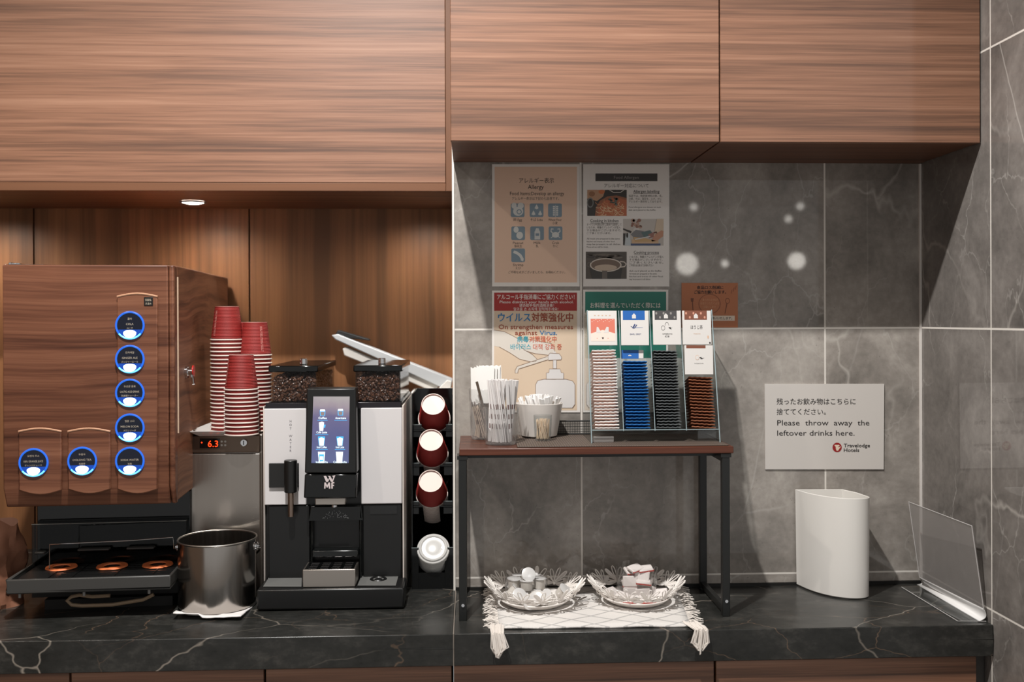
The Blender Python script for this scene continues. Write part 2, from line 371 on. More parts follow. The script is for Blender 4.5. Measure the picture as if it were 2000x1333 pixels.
# ================================================================== THE SETTING
XL = -3.05; XW = -1.147; YR = .50; YL = .10; TOP = 3.50; YFRONT = -3.1
ZCR = CT+1.0321; YCR = -.2905
struct('floor', MB().box(XL, 3.0, YFRONT, .6, -.06, 0), mat('floor_tile', (120, 114, 108), .4))
struct('ceiling', MB().box(XL, 3.0, YFRONT, .6, TOP, TOP+.08), mat('ceiling_paint', (206, 202, 196), .8))
struct('wall_back', MB().box(XW, .12, 0, .55, 0, TOP), T_BACK)
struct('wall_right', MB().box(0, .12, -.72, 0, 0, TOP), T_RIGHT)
struct('wall_left', MB().box(XL-.1, XL, YFRONT, .6, 0, TOP), mat('left_wall_paint', (120, 100, 84), .7))
mb = MB()
g1, g2 = at(66, 480, YR).x, at(487, 500, YR).x
for x0, x1 in ((XL, g1-.0025), (g1+.0025, g2-.0025), (g2+.0025, XW-.001)): mb.box(x0, x1, YR, YR+.018, CT-.1, 2.2)
struct('wall_recess', mb, W_PANEL)
struct('trim_1', MB().box(XL, XW-.001, YR+.02, YR+.04, CT-.1, 2.2), DARK)
GROUT = mat('pale_grout', (222, 216, 210), .6)
struct('trim_2', MB().box(XW-.0045, XW+.0005, -.004, .01, CT, 2.2), mat('white_edge_trim', (232, 226, 218), .4))
struct('trim_3', MB().box(-.005, 0, -.004, 0, CT+.012, ZCR), GROUT)
struct('trim_4', MB().box(XW+.001, -.004, -.006, 0, CT, CT+.007), mat('dark_sealant', (20, 19, 17), .5))

# ---- worktop
wt = thing('worktop', 'long black marble worktop with pale veins running below the tiled wall and recess', 'worktop', (-1.5, 0, CT))
mb = MB(); mb.box(XL, XW-.0003, -.3355, YR-.001, CT-.03, CT); mb.box(XL, XW-.0003, -.3355, -.3055, CT-.0665, CT-.03)
mb.obj('left_slab', M_BLACK, wt, bevel=.0015)
mb = MB(); mb.box(XW+.0022, -.001, -.3355, -.001, CT-.03, CT); mb.box(XW+.0022, -.001, -.3355, -.3055, CT-.0665, CT-.03)
mb.obj('right_slab', M_BLACK, wt, bevel=.0015)
MB().box(XW-.0003, XW+.0022, -.3352, -.002, CT-.066, CT-.0003).obj('joint_line', mat('grey_joint', (120, 112, 104), .6), wt)

# ---- base cabinets
def px_x(px, py, Y): return at(px, py, Y).x
bx = [XL+.01] + [px_x(p, 1320, -.318) for p in (137, 517, 884, 1396.5, 1909)]
blab = ['walnut base cabinet door at the far left below the worktop', 'walnut base cabinet door below the drinks dispenser', 'walnut base cabinet door below the coffee machine',
        'walnut base cabinet door below the small raised table', 'walnut base cabinet door below the white bin']
for i in range(5):
    x0, x1 = bx[i]+.0025, bx[i+1]-.0025
    t = thing('base_cabinet', blab[i], 'cabinet', ((x0+x1)/2, -.15, 0), group='base cabinets under the worktop')
    MB().box(x0+.001, x1-.001, -.298, -.02, .1, CT-.068).obj('carcass', BLKM, t)
    MB().box(x0, x1, -.318, -.299, .1, CT-.072).obj('door', W_CAB, t, bevel=.001)
struct('trim_5', MB().box(bx[5]+.003, -.003, -.300, -.02, 0, CT-.067), mat('dark_filler_tile', (70, 68, 66), .4))
struct('trim_6', MB().box(XL, -.02, -.26, -.03, 0, .1), DARK)

# ---- upper cabinets
ZL = at(444, 373, YL).z
t = thing('upper_cabinet', 'wide walnut upper cabinet above the recess with the coffee machine', 'cabinet', (-2.0, .2, ZL))
xr = XW-.0055; a = at(870.5, 357.5, YL)
MB().box(XL, xr, YL+.017, YR-.001, ZL, TOP).obj('carcass', W_SOFF, t)
MB().box(XL, a.x-.0003, YL, YL+.016, a.z+.0003, TOP).obj('front_panel', W_CAB, t, bevel=.001)
W_BAND = wood('walnut_edge_band', 'z', [(112, 76, 54), (124, 84, 60), (134, 92, 66), (142, 100, 74)], .46, .5, .01, streak=.4)
W_BANDX = wood('walnut_edge_band_level', 'x', [(112, 76, 54), (124, 84, 60), (134, 92, 66), (142, 100, 74)], .46, .5, .01, streak=.4)
MB().box(a.x+.0003, xr, YL+.0004, YL+.016, ZL, TOP).obj('edge_band', W_BAND, t, bevel=.001)
MB().box(XL, a.x, YL+.0004, YL+.016, ZL, a.z-.0003).obj('edge_band', W_BANDX, t, bevel=.001)
xs = px_x(1406, 200, YCR); xe = px_x(1914.5, 200, YCR)
for (x0, x1, lb) in ((XW-.002, xs-.0012, 'walnut upper cabinet above the allergy posters, left of the pair'), (xs+.0012, xe, 'walnut upper cabinet next to the right grey tile wall')):
    t = thing('upper_cabinet', lb, 'cabinet', ((x0+x1)/2, -.15, ZCR), group='paired upper cabinets')
    MB().box(x0+.0012, x1-.0012, YCR+.021, -.0005, ZCR+.001, TOP).obj('carcass', W_SOFF, t)
    MB().box(x0, x1, YCR, YCR+.0195, ZCR, TOP).obj('door', W_CAB, t, bevel=.0014)

# ---- downlight under the left cabinet
c = onpl(377, 393.5, (0, 0, ZL), Vector((0, 0, 1)))
t = thing('downlight', 'small round lit downlight under the left upper cabinet', 'light', (c.x, c.y, ZL-.0005))
MB().lathe([(.030, 0), (.034, -.001), (.036, -.004), (.033, -.005), (.029, -.004), (.030, 0)], 32).obj('ring', mat('downlight_ring', (70, 60, 52), .4), t, local=True)
MB().lathe([(.0005, -.007), (.018, -.0065), (.0285, -.003), (.029, 0)], 32).obj('lens', mat('lit_lens', (255, 250, 240), .5, emit=(255, 250, 240), es=14), t, local=True)
spot('downlight_lamp', (c.x, c.y, ZL-.012), 8.0, .02, 165, .9, (1, .95, .88))
spot('recess_fill_left', (c.x-.62, c.y, ZL-.012), 8.0, .02, 165, .9, (1, .95, .88))  # added fill with no fitting, brightens the left of the recess
spot('recess_fill_right', (c.x+.62, c.y, ZL-.012), 5.0, .02, 165, .9, (1, .95, .88))  # extra unseen fill for the right of the recess, no fitting here

# ================================================================== DRINKS DISPENSER
AD = math.radians(3.8)
P0 = at(341, 518, -.19); HD = P0.z-CT
dsp = thing('drinks_dispenser', 'tall wood-grain cold drinks dispenser with blue-lit round buttons', 'dispenser', (P0.x, P0.y, CT), AD)
DM = Matrix.Translation((P0.x, P0.y, CT)) @ Matrix.Rotation(AD, 4, 'Z'); DI = DM.inverted()
def D(px, py, y=0.0):                               # local point of the dispenser plane y
    n = (DM.to_3x3() @ Vector((0, 1, 0))); return DI @ onpl(px, py, DM @ Vector((0, y, 0)), n)
def DS(px, py):                                     # local point on the right side face
    n = (DM.to_3x3() @ Vector((1, 0, 0))); return DI @ onpl(px, py, DM @ Vector((0, 0, 0)), n)
WD = -D(5, 700).x; ZB = D(200, 987, .02).z; ZM = D(200, 952).z; LD = .672
MB().box(-WD+.003, -.002, .032, LD, ZB+.004, HD).obj('housing', W_VINYS, dsp, local=True, bevel=.003)
xs_ = D(329, 700).x
mb = MB(); mb.prism([(0, HD), (0, ZM), (.018, ZB), (.031, ZB), (.031, HD)], -WD, xs_, 'yz'); mb.obj('front_panel', W_VINYL, dsp, local=True, bevel=.003)
mb = MB(); mb.prism([(.0, HD), (0, ZM), (.018, ZB), (.031, ZB), (.031, HD)], xs_+.0012, -.001, 'yz'); mb.obj('corner_post', W_VINYL, dsp, local=True, bevel=.004)
MB().box(-.0028, .0004, .0335, .0355, D(341, 850).z, D(341, 540).z).obj('edge_strip', mat('pale_edge', (214, 186, 160), .3), dsp, local=True)
MB().box(-WD+.055, -.002, .195, LD, 0.0, ZB+.003).obj('lower_column', W_VINYS, dsp, local=True, bevel=.003)
xa = D(76, 1040, .19).x
MB().box(xa, -.006,   .178, .1945, .0225, ZB+.001).obj('back_plate', BLKG, dsp, local=True, bevel=.002)
zg0 = D(200, 1100, .16).z; zg1 = D(200, 1020, .16).z
mb = MB(); mb.box(xa-.002, -.010, .150, .1535, zg0, zg1); mb.box(xa-.002, -.010, .1535, .177, zg1-.0035, zg1); mb.obj('splash_guard', SMOKED, dsp, local=True, bevel=.001)
MB().tube([(xa-.002, .149, zg1), (-.010, .149, zg1)], .0009, 6).obj('guard_edge', mat('guard_edge_light', (150, 150, 146), .2), dsp, local=True)
# drip tray
zt = D(180, 1129).z; zl = D(180, 1157).z; tl = D(12, 1140).x; tr = D(333, 1140).x
mb = MB(); mb.box(tl, tr, 0, .19, zl, zl+.006)
mb.box(tl, tr, 0, .006, zl+.006, zt); mb.box(tl, tl+.005, .006, .19, zl+.006, zt); mb.box(tr-.005, tr, .006, .19, zl+.006, zt); mb.box(tl+.005, tr-.005, .178, .19, zl+.006, zt)
mb.obj('drip_tray', GREYD, dsp, local=True, bevel=.0025)
mb = MB(); mb.box(tl+.007, tr-.007, .009, .176, zt-.012, zt-.008)
for q in (.13, .36, .62, .86): x = tl+(tr-tl)*q; mb.box(x-.001, x+.001, .009, .176, zt-.008, zt-.006)
mb.box(tl+.012, tl+.075, .03, .15, zt-.008, zt-.0055)
for q in range(9): mb.box(tl+.09, tr-.01, .02+q*.017, .0215+q*.017, zt-.008, zt-.0068)
mb.obj('grid_plate', BLK, dsp, local=True)
OR = mat('orange_ring', (250, 138, 82), .45)
zr = zt-.006
for px, py in ((120, 1109), (219, 1107), (308, 1104)):
    p = DI @ onpl(px, py, DM @ Vector((0, 0, zr)), Vector((0, 0, 1)))
    MB().lathe([(.019, 0), (.0205, .003), (.033, .003), (.0345, 0)], 32, (p.x, p.y, zr)).obj('cup_ring', OR, dsp, local=True)
g = [D(97, 1112, .05), D(97, 1064, .05), D(180, 1060, .05), D(260, 1056, .05), D(338, 1050, .06), D(340, 1072, .06)]
MB().tube(g, .0013, 6).obj('wire_guard', CHROME, dsp, local=True)
for (px0, px1, py) in ((150, 212, 1074), (246, 300, 1071), (66, 86, 1080)): a = D(px0, py, .13); b = D(px1, py, .13); MB().box(a.x, b.x, .132, .1495, a.z-.005, a.z).obj('slit_highlight', GREYD, dsp, local=True, bevel=.002)  # grey bars stand in for slits and the line highlights on them
for q in (.07, .46, .86): x = tl+(tr-tl)*q; MB().cyl((x, .01, zl-.010), (x, .01, zl), .003).obj('tray_peg', GREY, dsp, local=True)
MB().box(-WD+.05, -.03, .10, LD-.01, 0, .022).obj('plinth', BLKM, dsp, local=True)
MB().box(tl+.01, tr-.01, .12, .192, .0225, zl-.001).obj('tray_carrier', BLKM, dsp, local=True)
h = []
for i, (px, py) in enumerate(((300, 1162), (280, 1172), (220, 1182), (160, 1184), (140, 1182), (131, 1174), (140, 1166), (155, 1163), (180, 1166), (215, 1164))):
    q = D(px, py, .055); q.z = max(q.z, .005); h.append(q)
MB().tube(h, .0042, 8).obj('drain_hose', mat('beige_hose', (150, 128, 104), .5), dsp, local=True)
# raised button plates
def plate(px0, px1, pyt, pyb):
    n = 8; pts = []
    for i in range(n+1):
        u = i/n; pts.append(D(px0+(px1-px0)*u, pyt - 6*math.sin(math.pi*u)+5))
    for i in range(n+1):
        u = 1-i/n; pts.append(D(px0+(px1-px0)*u, pyb + 9*math.sin(math.pi*u)-6))
    MB().prism([(p.x, p.z) for p in pts], -.006, -.0002).obj('button_panel', W_VINYL, dsp, local=True, bevel=.003)
    arch = [Vector((p.x, -.0055, p.z-.001)) for p in pts[:n+1]]
    MB().tube(arch, .0022, 6).obj('panel_highlight', mat('pale_highlight', (196, 150, 120), .35), dsp, local=True)  # pale tube paints the highlight along the plate's arched top
plate(230, 309, 574, 962); plate(38, 122, 837, 964); plate(134, 217, 837, 962)
RINGM = mat('blue_lit_ring', (20, 60, 160), .25, emit=(40, 112, 224), es=.85); FACEM = mat('navy_button_face', (10, 16, 34), .12)
LENSM = mat('white_lit_lens', (240, 250, 255), .3, emit=(236, 252, 255), es=3.2); GLOWM = mat('blue_lit_face', (8, 40, 110), .2, emit=(6, 70, 170), es=.8)
BTX = mat('button_print', (190, 178, 160), .5)
BUT = [(254, 636, ('콜라', 'COLA', 'コーラ')), (254, 702, ('진저에일', 'GINGER ALE', 'ジンジャーエール')), (254, 768, ('유산균 음료', 'LACTIC ACID DRINK', '乳酸菌ウォーター')),
       (254, 836, ('멜론 소다', 'MELON SODA', 'メロンソーダ')), (254, 901, (None, 'SODA WATER', '炭酸')), (66, 904, ('오렌지 주스', '100% ORANGE JUICE', 'オレンジジュース')), (161, 901, ('우롱차', 'OOLONG TEA', '烏龍茶'))]
for bx_, by_, tx in BUT:
    p = D(bx_, by_, -.007); r = .0305
    b = MB()
    for j in range(24):
        pass
    ring = [Vector((p.x+(r-.0015)*math.cos(t*math.pi/18), -.0085, p.z+(r-.0015)*math.sin(t*math.pi/18))) for t in range(36)]
    ro = b.tube(ring, .0022, 8, True).obj('selection_button', RINGM, dsp, local=True)
    arc = [Vector((p.x+(r-.0016)*math.cos(t), -.0092, p.z+(r-.0016)*math.sin(t))) for t in [math.radians(218+104*i/16) for i in range(17)]]
    MB().tube(arc, .0019, 6).obj('cyan_glow', mat('cyan_lit_arc', (80, 200, 240), .3, emit=(120, 222, 250), es=1.2), ro, local=True)
    MB().cyl((p.x, -.0062, p.z), (p.x, -.0088, p.z), r-.0018, n=32).obj('button_face', FACEM, ro, local=True)
    gl = [(p.x+(r-.004)*math.cos(t), p.z+(r-.004)*math.sin(t)) for t in [math.radians(200+140*i/14) for i in range(15)]]
    MB().prism(gl, -.0093, -.0088).obj('blue_window', GLOWM, ro, local=True)
    ln = [(p.x+.0135*math.cos(t), p.z-.0165+(.0075 if math.sin(t) > 0 else .0125)*math.sin(t)*.85) for t in [math.pi*2*i/24 for i in range(24)]]
    MB().prism(ln, -.0101, -.0093).obj('lit_lens', LENSM, ro, local=True)
    tm = MB()
    rows = [(tx[0], .0145, .0052), (tx[1], .003, .006), (tx[2], -.0058, .0045)]
    for s_, dz, hh in rows:
        if s_:
            wmax = .040; vs, _ = glyphs(s_); wd = max(v.x for v in vs)-min(v.x for v in vs); sx = min(hh, wmax/wd)
            text3(tm, s_, (p.x, -.0096, p.z+dz-hh*.36), (sx, 0, 0), (0, 0, hh))
    tm.obj('lettering', BTX, ro, local=True)
p = D(290, 589, -.0065); MB().box(p.x-.0095, p.x+.0095, -.0075, -.0062, p.z-.0095, p.z+.0095).obj('tax_label', BLK, dsp, local=True, bevel=.002)
tm = MB(); text3(tm, '100%', (p.x, -.0079, p.z+.0005), (.0065, 0, 0), (0, 0, .0075)); text3(tm, '冷温水', (p.x, -.0079, p.z-.0068), (.0045, 0, 0), (0, 0, .005)); tm.obj('label_print', BTX, dsp, local=True)
q = DS(364, 727)
mb = MB(); mb.cyl((-.003, q.y, q.z), (.004, q.y, q.z), .014); mb.cyl((.004, q.y, q.z), (.014, q.y, q.z), .008); mb.tube([(.012, q.y, q.z-.004), (.016, q.y-.006, q.z-.018), (.018, q.y-.01, q.z-.028)], .0035)
lk = mb.obj('lock', CHROME, dsp, local=True)
MB().cyl((.013, q.y+.006, q.z+.002), (.016, q.y+.006, q.z+.002), .013).obj('key_bow', mat('red_key', (186, 36, 30), .3), lk, local=True)
# clip lying on its top
a = D(14, 516, .05); b = D(88, 517, .05)
c_ = DM @ Vector(((a.x+b.x)/2, .05, HD)); hw = (b.x-a.x)/2
t = thing('metal_clip', 'flat silver clip lying on top of the drinks dispenser', 'clip', (c_.x, c_.y, c_.z), AD)
mb = MB(); mb.box(-hw, hw, -.012, .012, 0, .0025); mb.cyl((-hw+.01, -.012, .0045), (-hw+.01, .012, .0045), .0028, n=10); mb.box(-hw+.006, -hw+.03, -.01, .01, .0025, .006)
mb.obj('clip_body', CHROME, t, local=True, bevel=.0008)

# crumpled brown bag at the picture's left edge
c_ = on(-18, 1203); bl = Vector((c_.x-.03, c_.y+.09, CT))
mb = MB(); n, m = 30, 18; vs = []
for j in range(m+1):
    u = j/m; zz = .19*u; rr = (.070*(1-.10*u) if u < .7 else .0651*(1-(u-.7)*.75))
    for i in range(n):
        tt = 2*math.pi*i/n; k = 1+.33*noise.noise(Vector((math.cos(tt)*1.7, math.sin(tt)*1.7, u*4.0)))+.12*noise.noise(Vector((math.cos(tt)*5, math.sin(tt)*5, u*11)))
        rad = rr*(k if j else 1.0); vs.append((bl.x+rad*math.cos(tt)*.85, bl.y+rad*math.sin(tt)*(.75 if u < .7 else .75-(u-.7)*1.9), bl.z+zz*(1+.05*math.sin(3*tt)*u)))
mb.add(vs, [(j*n+i, j*n+(i+1) % n, (j+1)*n+(i+1) % n, (j+1)*n+i) for j in range(m) for i in range(n)], True)
mb.poly(vs[-n:]); mb.poly(vs[:n][::-1])
o = mb.obj('paper_bag', mat('brown_paper', (128, 84, 62), .75, bump=(60, .5))); tag(o, 'crumpled brown paper bag at the left edge beside the drinks dispenser', 'bag')

# ================================================================== COOLER, CUPS, BUCKET
YC = -.003
x0, x1 = px_x(373, 1000, YC), px_x(508, 1000, YC); zt = at(440, 851, YC).z; zs = at(440, 886, YC).z
t = thing('milk_cooler', 'slim stainless steel milk cooler with red digital display', 'cooler', ((x0+x1)/2, YC+.15, CT))
MB().box(x0, x1+.004, YC+.012, YC+.30, CT+.004, zt).obj('housing', STEEL, t, bevel=.002)
pn = MB().box(x0, x1, YC, YC+.0115, zs+.0015, zt-.0005).obj('control_panel', mat('bronze_steel', (112, 96, 84), .3, .9), t, bevel=.0015)
MB().box(x0, x1, YC, YC+.0115, CT+.012, zs-.0015).obj('door', STEEL, t, bevel=.0015)
MB().box(x0+.004, x1-.004, YC+.012, YC+.29, CT, CT+.004).obj('base', BLKM, t)
f = Flat(YC-.0004); f.rect(390, 857, 429, 876, BLKG, 1); f.obj('display', None, t)
f = Flat(YC-.0008); f.text('6.3', 406, 426, 867, 18, mat('red_led', (255, 60, 20), .5, emit=(255, 62, 18), es=2.2), .02, 1); f.elli(394, 865, 1.5, 1.5, MATS['red_led'], 1, 12); f.obj('digits', None, t)
f = Flat(YC-.0006)
for ix in (433, 440):
    for iy in (863, 870): f.elli(ix, iy, 2.2, 2.2, mat('pale_icon', (200, 196, 190), .5), 1, 10)
f.obj('button_icons', None, t)
p = at(477, 865, YC); mb = MB(); mb.cyl((p.x, YC, p.z), (p.x, YC-.006, p.z), .0085); mb.obj('lock', CHROME, t, bevel=.001)
MB().box(p.x-.001, p.x+.001, YC-.0068, YC-.0058, p.z-.005, p.z+.005).obj('keyhole', BLK, t)
ZTR = zt-CT
# tray
tx0, tx1 = px_x(384, 830, .05), px_x(512, 830, .05); cxm = (tx0+tx1)/2; hw = (tx1-tx0)/2
tr_ = thing('serving_tray', 'small white rectangular tray on top of the steel cooler', 'tray', (cxm, .065, zt))
mb = MB(); hb = hw-.022; hy = .098; th = .0135
o4 = [(-hb, -hy+.02, 0), (hb, -hy+.02, 0), (hb, hy-.02, 0), (-hb, hy-.02, 0)]; r4 = [(-hw, -hy, th), (hw, -hy, th), (hw, hy, th), (-hw, hy, th)]
i4 = [(-hw+.004, -hy+.004, th), (hw-.004, -hy+.004, th), (hw-.004, hy-.004, th), (-hw+.004, hy-.004, th)]; b4 = [(-hb+.001, -hy+.022, .003), (hb-.001, -hy+.022, .003), (hb-.001, hy-.022, .003), (-hb+.001, hy-.022, .003)]
mb.add(o4+r4+i4+b4, [(0, 3, 2, 1), (12, 13, 14, 15)] + [(k*4+i, k*4+(i+1) % 4, (k+1)*4+(i+1) % 4, (k+1)*4+i) for k in range(3) for i in range(4)])
mb.obj('tray_body', WHITEG, tr_, local=True, bevel=.002)
# ribbed red paper cup, mouth down
RED = mat('red_ripple_paper', (150, 42, 38), .6); REDD = mat('cup_print', (224, 150, 140), .6); CW = mat('cup_white_paper', (232, 216, 206), .55)
CH = .081; RB, RT = .0285, .0385
def make_cup(name, label, group):
    t = thing(name, label, 'cup', (0, 0, 0), group=group)
    pr = []; n = 44
    for i in range(n+1):
        z = .004+(CH-.004)*i/n; r = RT+(RB-RT)*(z/CH); pr.append((r+(.0007 if i % 2 else -.0005), z))
    pr += [(RB-.0012, CH), (RB-.0014, CH-.004)]
    pr += [(RT+(RB-RT)*z/CH-.0011, z) for z in (CH*.9, CH*.5, .001)]
    MB().lathe(pr, 36).obj('sleeve', RED, t, local=True)
    MB().lathe([(RT-.0013, 0), (RT+.0006, -.0012), (RT+.0020, -.0006), (RT+.0023, .0008), (RT+.0016, .0021), (RT-.0004, .0023)], 36).obj('rim', CW, t, local=True)
    MB().lathe([(RB-.0016, CH+.0004), (RB+.0002, CH+.0008), (RB-.0006, CH-.0006), (RB-.0016, CH-.004), (.0002, CH-.0042)], 36).obj('bottom', CW, t, local=True)
    return t
CPX = at(444, 830, .065).x
stacks = [(444, 835, 655, .075, 'leftmost', 'tallest left stack'), (508.5, 833, 684, .10, 'right', 'right-hand stack'), (486, 833, 686, .148, 'rear', 'hidden rear stack'), (471, 834, 749, -.005, 'front', 'short front stack')]
sl = [('tall left', 24, 444, .072), ('right', 20, 499, .078), ('rear', 20, 486, .150), ('short front', 12, 471.5, -.012)]
zc0 = zt+.0042; DZ = .0097
proto = None
for nm, cnt, px, Y in sl:
    X = px_x(px, 760, Y)
    for i in range(cnt):
        pos = cnt-1-i
        lab = 'red ripple paper cup, %s from the top of the %s upside-down stack' % (ordinal(pos) if pos else 'first', nm)
        if proto is None:
            proto = make_cup('paper_cup', lab, 'red paper cups stacked on the tray'); o = proto; proto.location = (X, Y, zc0)
        else:
            o = dup(proto, (X, Y, zc0+i*DZ), (0, 0, R.uniform(0, 6)), lab)
        if pos == 0 and nm != 'rear':
            tm = MB(); sgn = {'tall left': -2.3, 'right': -.95, 'short front': -2.6}[nm]
            for k in range(2):
                aa = sgn+k*.10
                for jz in range(20):
                    z0 = .010+jz*.0031; r = RT+(RB-RT)*(z0/CH)+.0008; cc = Vector((r*math.cos(aa), r*math.sin(aa), z0)); tg = Vector((-math.sin(aa), math.cos(aa), 0))
                    w_ = .0011 if (jz*7+k*3) % 5 else .0004
                    tm.poly([cc-tg*w_, cc+tg*w_, cc+tg*w_+Vector((0, 0, .002)), cc-tg*w_+Vector((0, 0, .002))])
            tm.obj('side_print', REDD, o, local=True); o.rotation_euler = (0, 0, 0)

# steel bucket on a folded napkin
bk = on(416, 1206); br = .0865; by = bk.y+br; bxx = px_x(425, 1120, by)
t = thing('napkin', 'folded white napkin under the steel bucket', 'napkin', (bxx, by, CT))
mb = MB()
q4 = [on(338, 1212), on(470, 1214), on(506, 1172), on(380, 1168)]
pts = [Vector((p.x-bxx, p.y-by, 0)) for p in q4]; n = 16; vs = []
for j in range(n+1):
    for i in range(n+1):
        u, v = i/n, j/n; p = pts[0]*(1-u)*(1-v)+pts[1]*u*(1-v)+pts[2]*u*v+pts[3]*(1-u)*v
        d = max(0, math.hypot(p.x, p.y)-br-.002); e = .0025*(noise.noise(Vector((u*5, v*5, 1)))+.9)+min(.011, .5*d*(1 if u < .4 else .25))
        vs.append((p.x, p.y, .0015+(e if d > 0 else .0)))
mb.add(vs, [(j*(n+1)+i, j*(n+1)+i+1, (j+1)*(n+1)+i+1, (j+1)*(n+1)+i) for j in range(n) for i in range(n)], True)
mb.obj('cloth', mat('napkin_white', (232, 228, 226), .85), t, local=True, solid=.0025)
t = thing('steel_bucket', 'open round stainless steel bucket on a white napkin', 'bucket', (bxx, by, CT+.003))
bh = at(425, 1069, by-br).z-CT-.003
MB().lathe([(0.0005, 0), (br-.004, 0), (br-.001, .003), (br, .008), (br, bh-.002), (br+.0022, bh), (br+.0005, bh+.002), (br-.0015, bh), (br-.0015, .006), (.0005, .004)], 64).obj('bucket_wall', STEELP, t, local=True)
MB().tube([((br+.0008)*math.cos(math.pi*i/32), (br+.0008)*math.sin(math.pi*i/32), bh+.0012) for i in range(64)], .0018, 8, True).obj('rolled_rim', mat('rim_steel', (210, 206, 200), .3, 1), t, local=True)
for s_ in (-1, 1):
    mb = MB(); mb.cyl((s_*(br-.001), 0, bh-.018), (s_*(br+.004), 0, bh-.018), .010); mb.cyl((s_*(br+.004), 0, bh-.018), (s_*(br+.008), 0, bh-.018), .006)
    mb.obj('handle_ear', CHROME, t, local=True, bevel=.001)
hd = [(-(br+.006), 0, bh-.018), (-(br+.007), -.012, bh-.03), (-(br+.002), -.034, bh-.05), (-.07, -.062, bh-.058)]
hd = [(math.cos(a)*(br+.006), -math.sin(a)*(br+.006)*.98-.002, bh-.018-.052*math.sin(a)) for a in [math.pi*i/24 for i in range(25)]]
MB().tube([(p[0], -p[1], p[2]) for p in hd], .0028, 8).obj('bail_handle', CHROME, t, local=True)

# ================================================================== COFFEE MACHINE
YB, YH, YT = -.067, -.112, -.154
X = lambda px, Y, py=900: px_x(px, py, Y)
Z = lambda py, Y, px=650: at(px, py, Y).z
cm = thing('coffee_machine', 'white and black automatic coffee machine with touchscreen and two bean hoppers', 'coffee machine', (X(650, 0), .08, CT))
xl, xr_ = X(516, YB), X(785, YB); YBK = .315
ztop = Z(790, YB)
mb = MB(); mb.box(xl, xr_, YB+.014, YBK, CT+.03, ztop); mb.box(xl+.02, xr_-.02, YB+.04, YBK-.01, CT, CT+.03); mb.obj('housing', BLK, cm, bevel=.003)
zp0, zp1 = Z(986, YB), Z(798, YB)
MB().box(xl, X(598, YB), YB, YB+.0135, zp0, zp1).obj('white_panel', mat('white_machine_panel', (216, 212, 212), .22), cm, bevel=.002)
MB().box(X(705, YB), xr_, YB, YB+.0135, zp0, zp1).obj('white_panel', MATS['white_machine_panel'], cm, bevel=.002)
MB().box(xr_+.0005, xr_+.004, YB+.004, YBK, CT+.004, ztop-.004).obj('side_panel', mat('satin_side_panel', (214, 204, 196), .35), cm, bevel=.001)
MB().box(xl-.003, xl-.0005, YB+.004, YBK, CT+.004, ztop-.004).obj('side_panel', MATS['satin_side_panel'], cm, bevel=.001)
zl0 = Z(1132, YB)
MB().box(X(523, YB), X(604, YB), YB+.004, YB+.0135, zl0-.004, zp0-.002).obj('lower_panel', BLK, cm, bevel=.002)
MB().box(X(708, YB), X(783, YB), YB+.004, YB+.0135, zl0-.004, zp0-.002).obj('lower_panel', BLK, cm, bevel=.002)
a = X(722, YB); b = X(775, YB); MB().box(a, b, YB+.002, YB+.0038, Z(1006, YB), Z(990, YB)).obj('vent_label', mat('black_satin', (30, 30, 30), .25), cm)
# brewing bay
xb0, xb1 = X(606, YB), X(706, YB)
mb = MB(); mb.box(xb0, xb1, YB-.004, YB+.012, Z(1014, YB), Z(988, YB)); mb.box(xb0, xb0+.006, YB-.004, YB+.012, zl0, Z(1014, YB)); mb.box(xb1-.006, xb1, YB-.004, YB+.012, zl0, Z(1014, YB))
mb.box(xb0+.006, xb1-.006, YB-.02, YB+.012, Z(1086, YB), Z(1072, YB)); mb.obj('bay_frame', mat('bay_black', (15, 17, 17), .2), cm, bevel=.003)
nn = MB(); 
for i in range(60):
    u = R.uniform(-1, 1); v = R.uniform(0, 1)*(1-u*u*.8); px = 655+u*26; py = 1013-v*15; p = at(px, py, YB-.0045); nn.ell(p, .0007, .0005, .0007, 6, 4)
o = nn.obj('water_drops', CHROME, cm); o['kind'] = 'stuff'
# screen head
mb = MB(); A = [at(599, 759, YH+.006), at(695, 759, YH+.006), at(697, 925, YH-.008), at(595, 925, YH-.008)]
mb.extr([A[3], A[2], A[1], A[0]], (0, .052, 0)); mb.obj('screen_head', BLK, cm, bevel=.003)
mb = MB(); A2 = [at(595, 927, YH-.008), at(697, 927, YH-.008), at(696, 974, YH-.006), at(593, 974, YH-.006)]
mb.extr([A2[3], A2[2], A2[1], A2[0]], (0, .05, 0)); mb.obj('brand_plate', BLKG, cm, bevel=.003)
n_ = ((A[1]-A[0]).cross(A[3]-A[0])).normalized(); n_ = n_ if n_.y < 0 else -n_
def S(px, py, k=1): return onpl(px, py, A[0]+n_*.0004*k, n_)
def scr():
    k = NT('lit_screen'); v = k.coord(); sp = k.n('ShaderNodeSeparateXYZ'); k.l(v, sp.inputs[0])
    z0 = S(650, 905).z-CT; z1 = S(650, 775).z-CT
    f_ = k.math('DIVIDE', k.math('SUBTRACT', sp.outputs['Z'], z0), z1-z0)
    nz = k.math('MULTIPLY', k.math('SUBTRACT', k.noise(v, 22, 2).outputs['Fac'], .5), .35)
    c = k.ramp(k.math('ADD', f_, nz), [(0, rgb(96, 104, 148)), (.35, rgb(92, 96, 142)), (.65, rgb(112, 106, 144)), (.85, rgb(164, 150, 160)), (1, rgb(178, 170, 170))])
    k.p.inputs['Base Color'].default_value = (.01, .01, .01, 1); k.l(c, k.p.inputs['Emission Color']); k.p.inputs['Emission Strength'].default_value = .95; k.p.inputs['Roughness'].default_value = .08
    return k.m
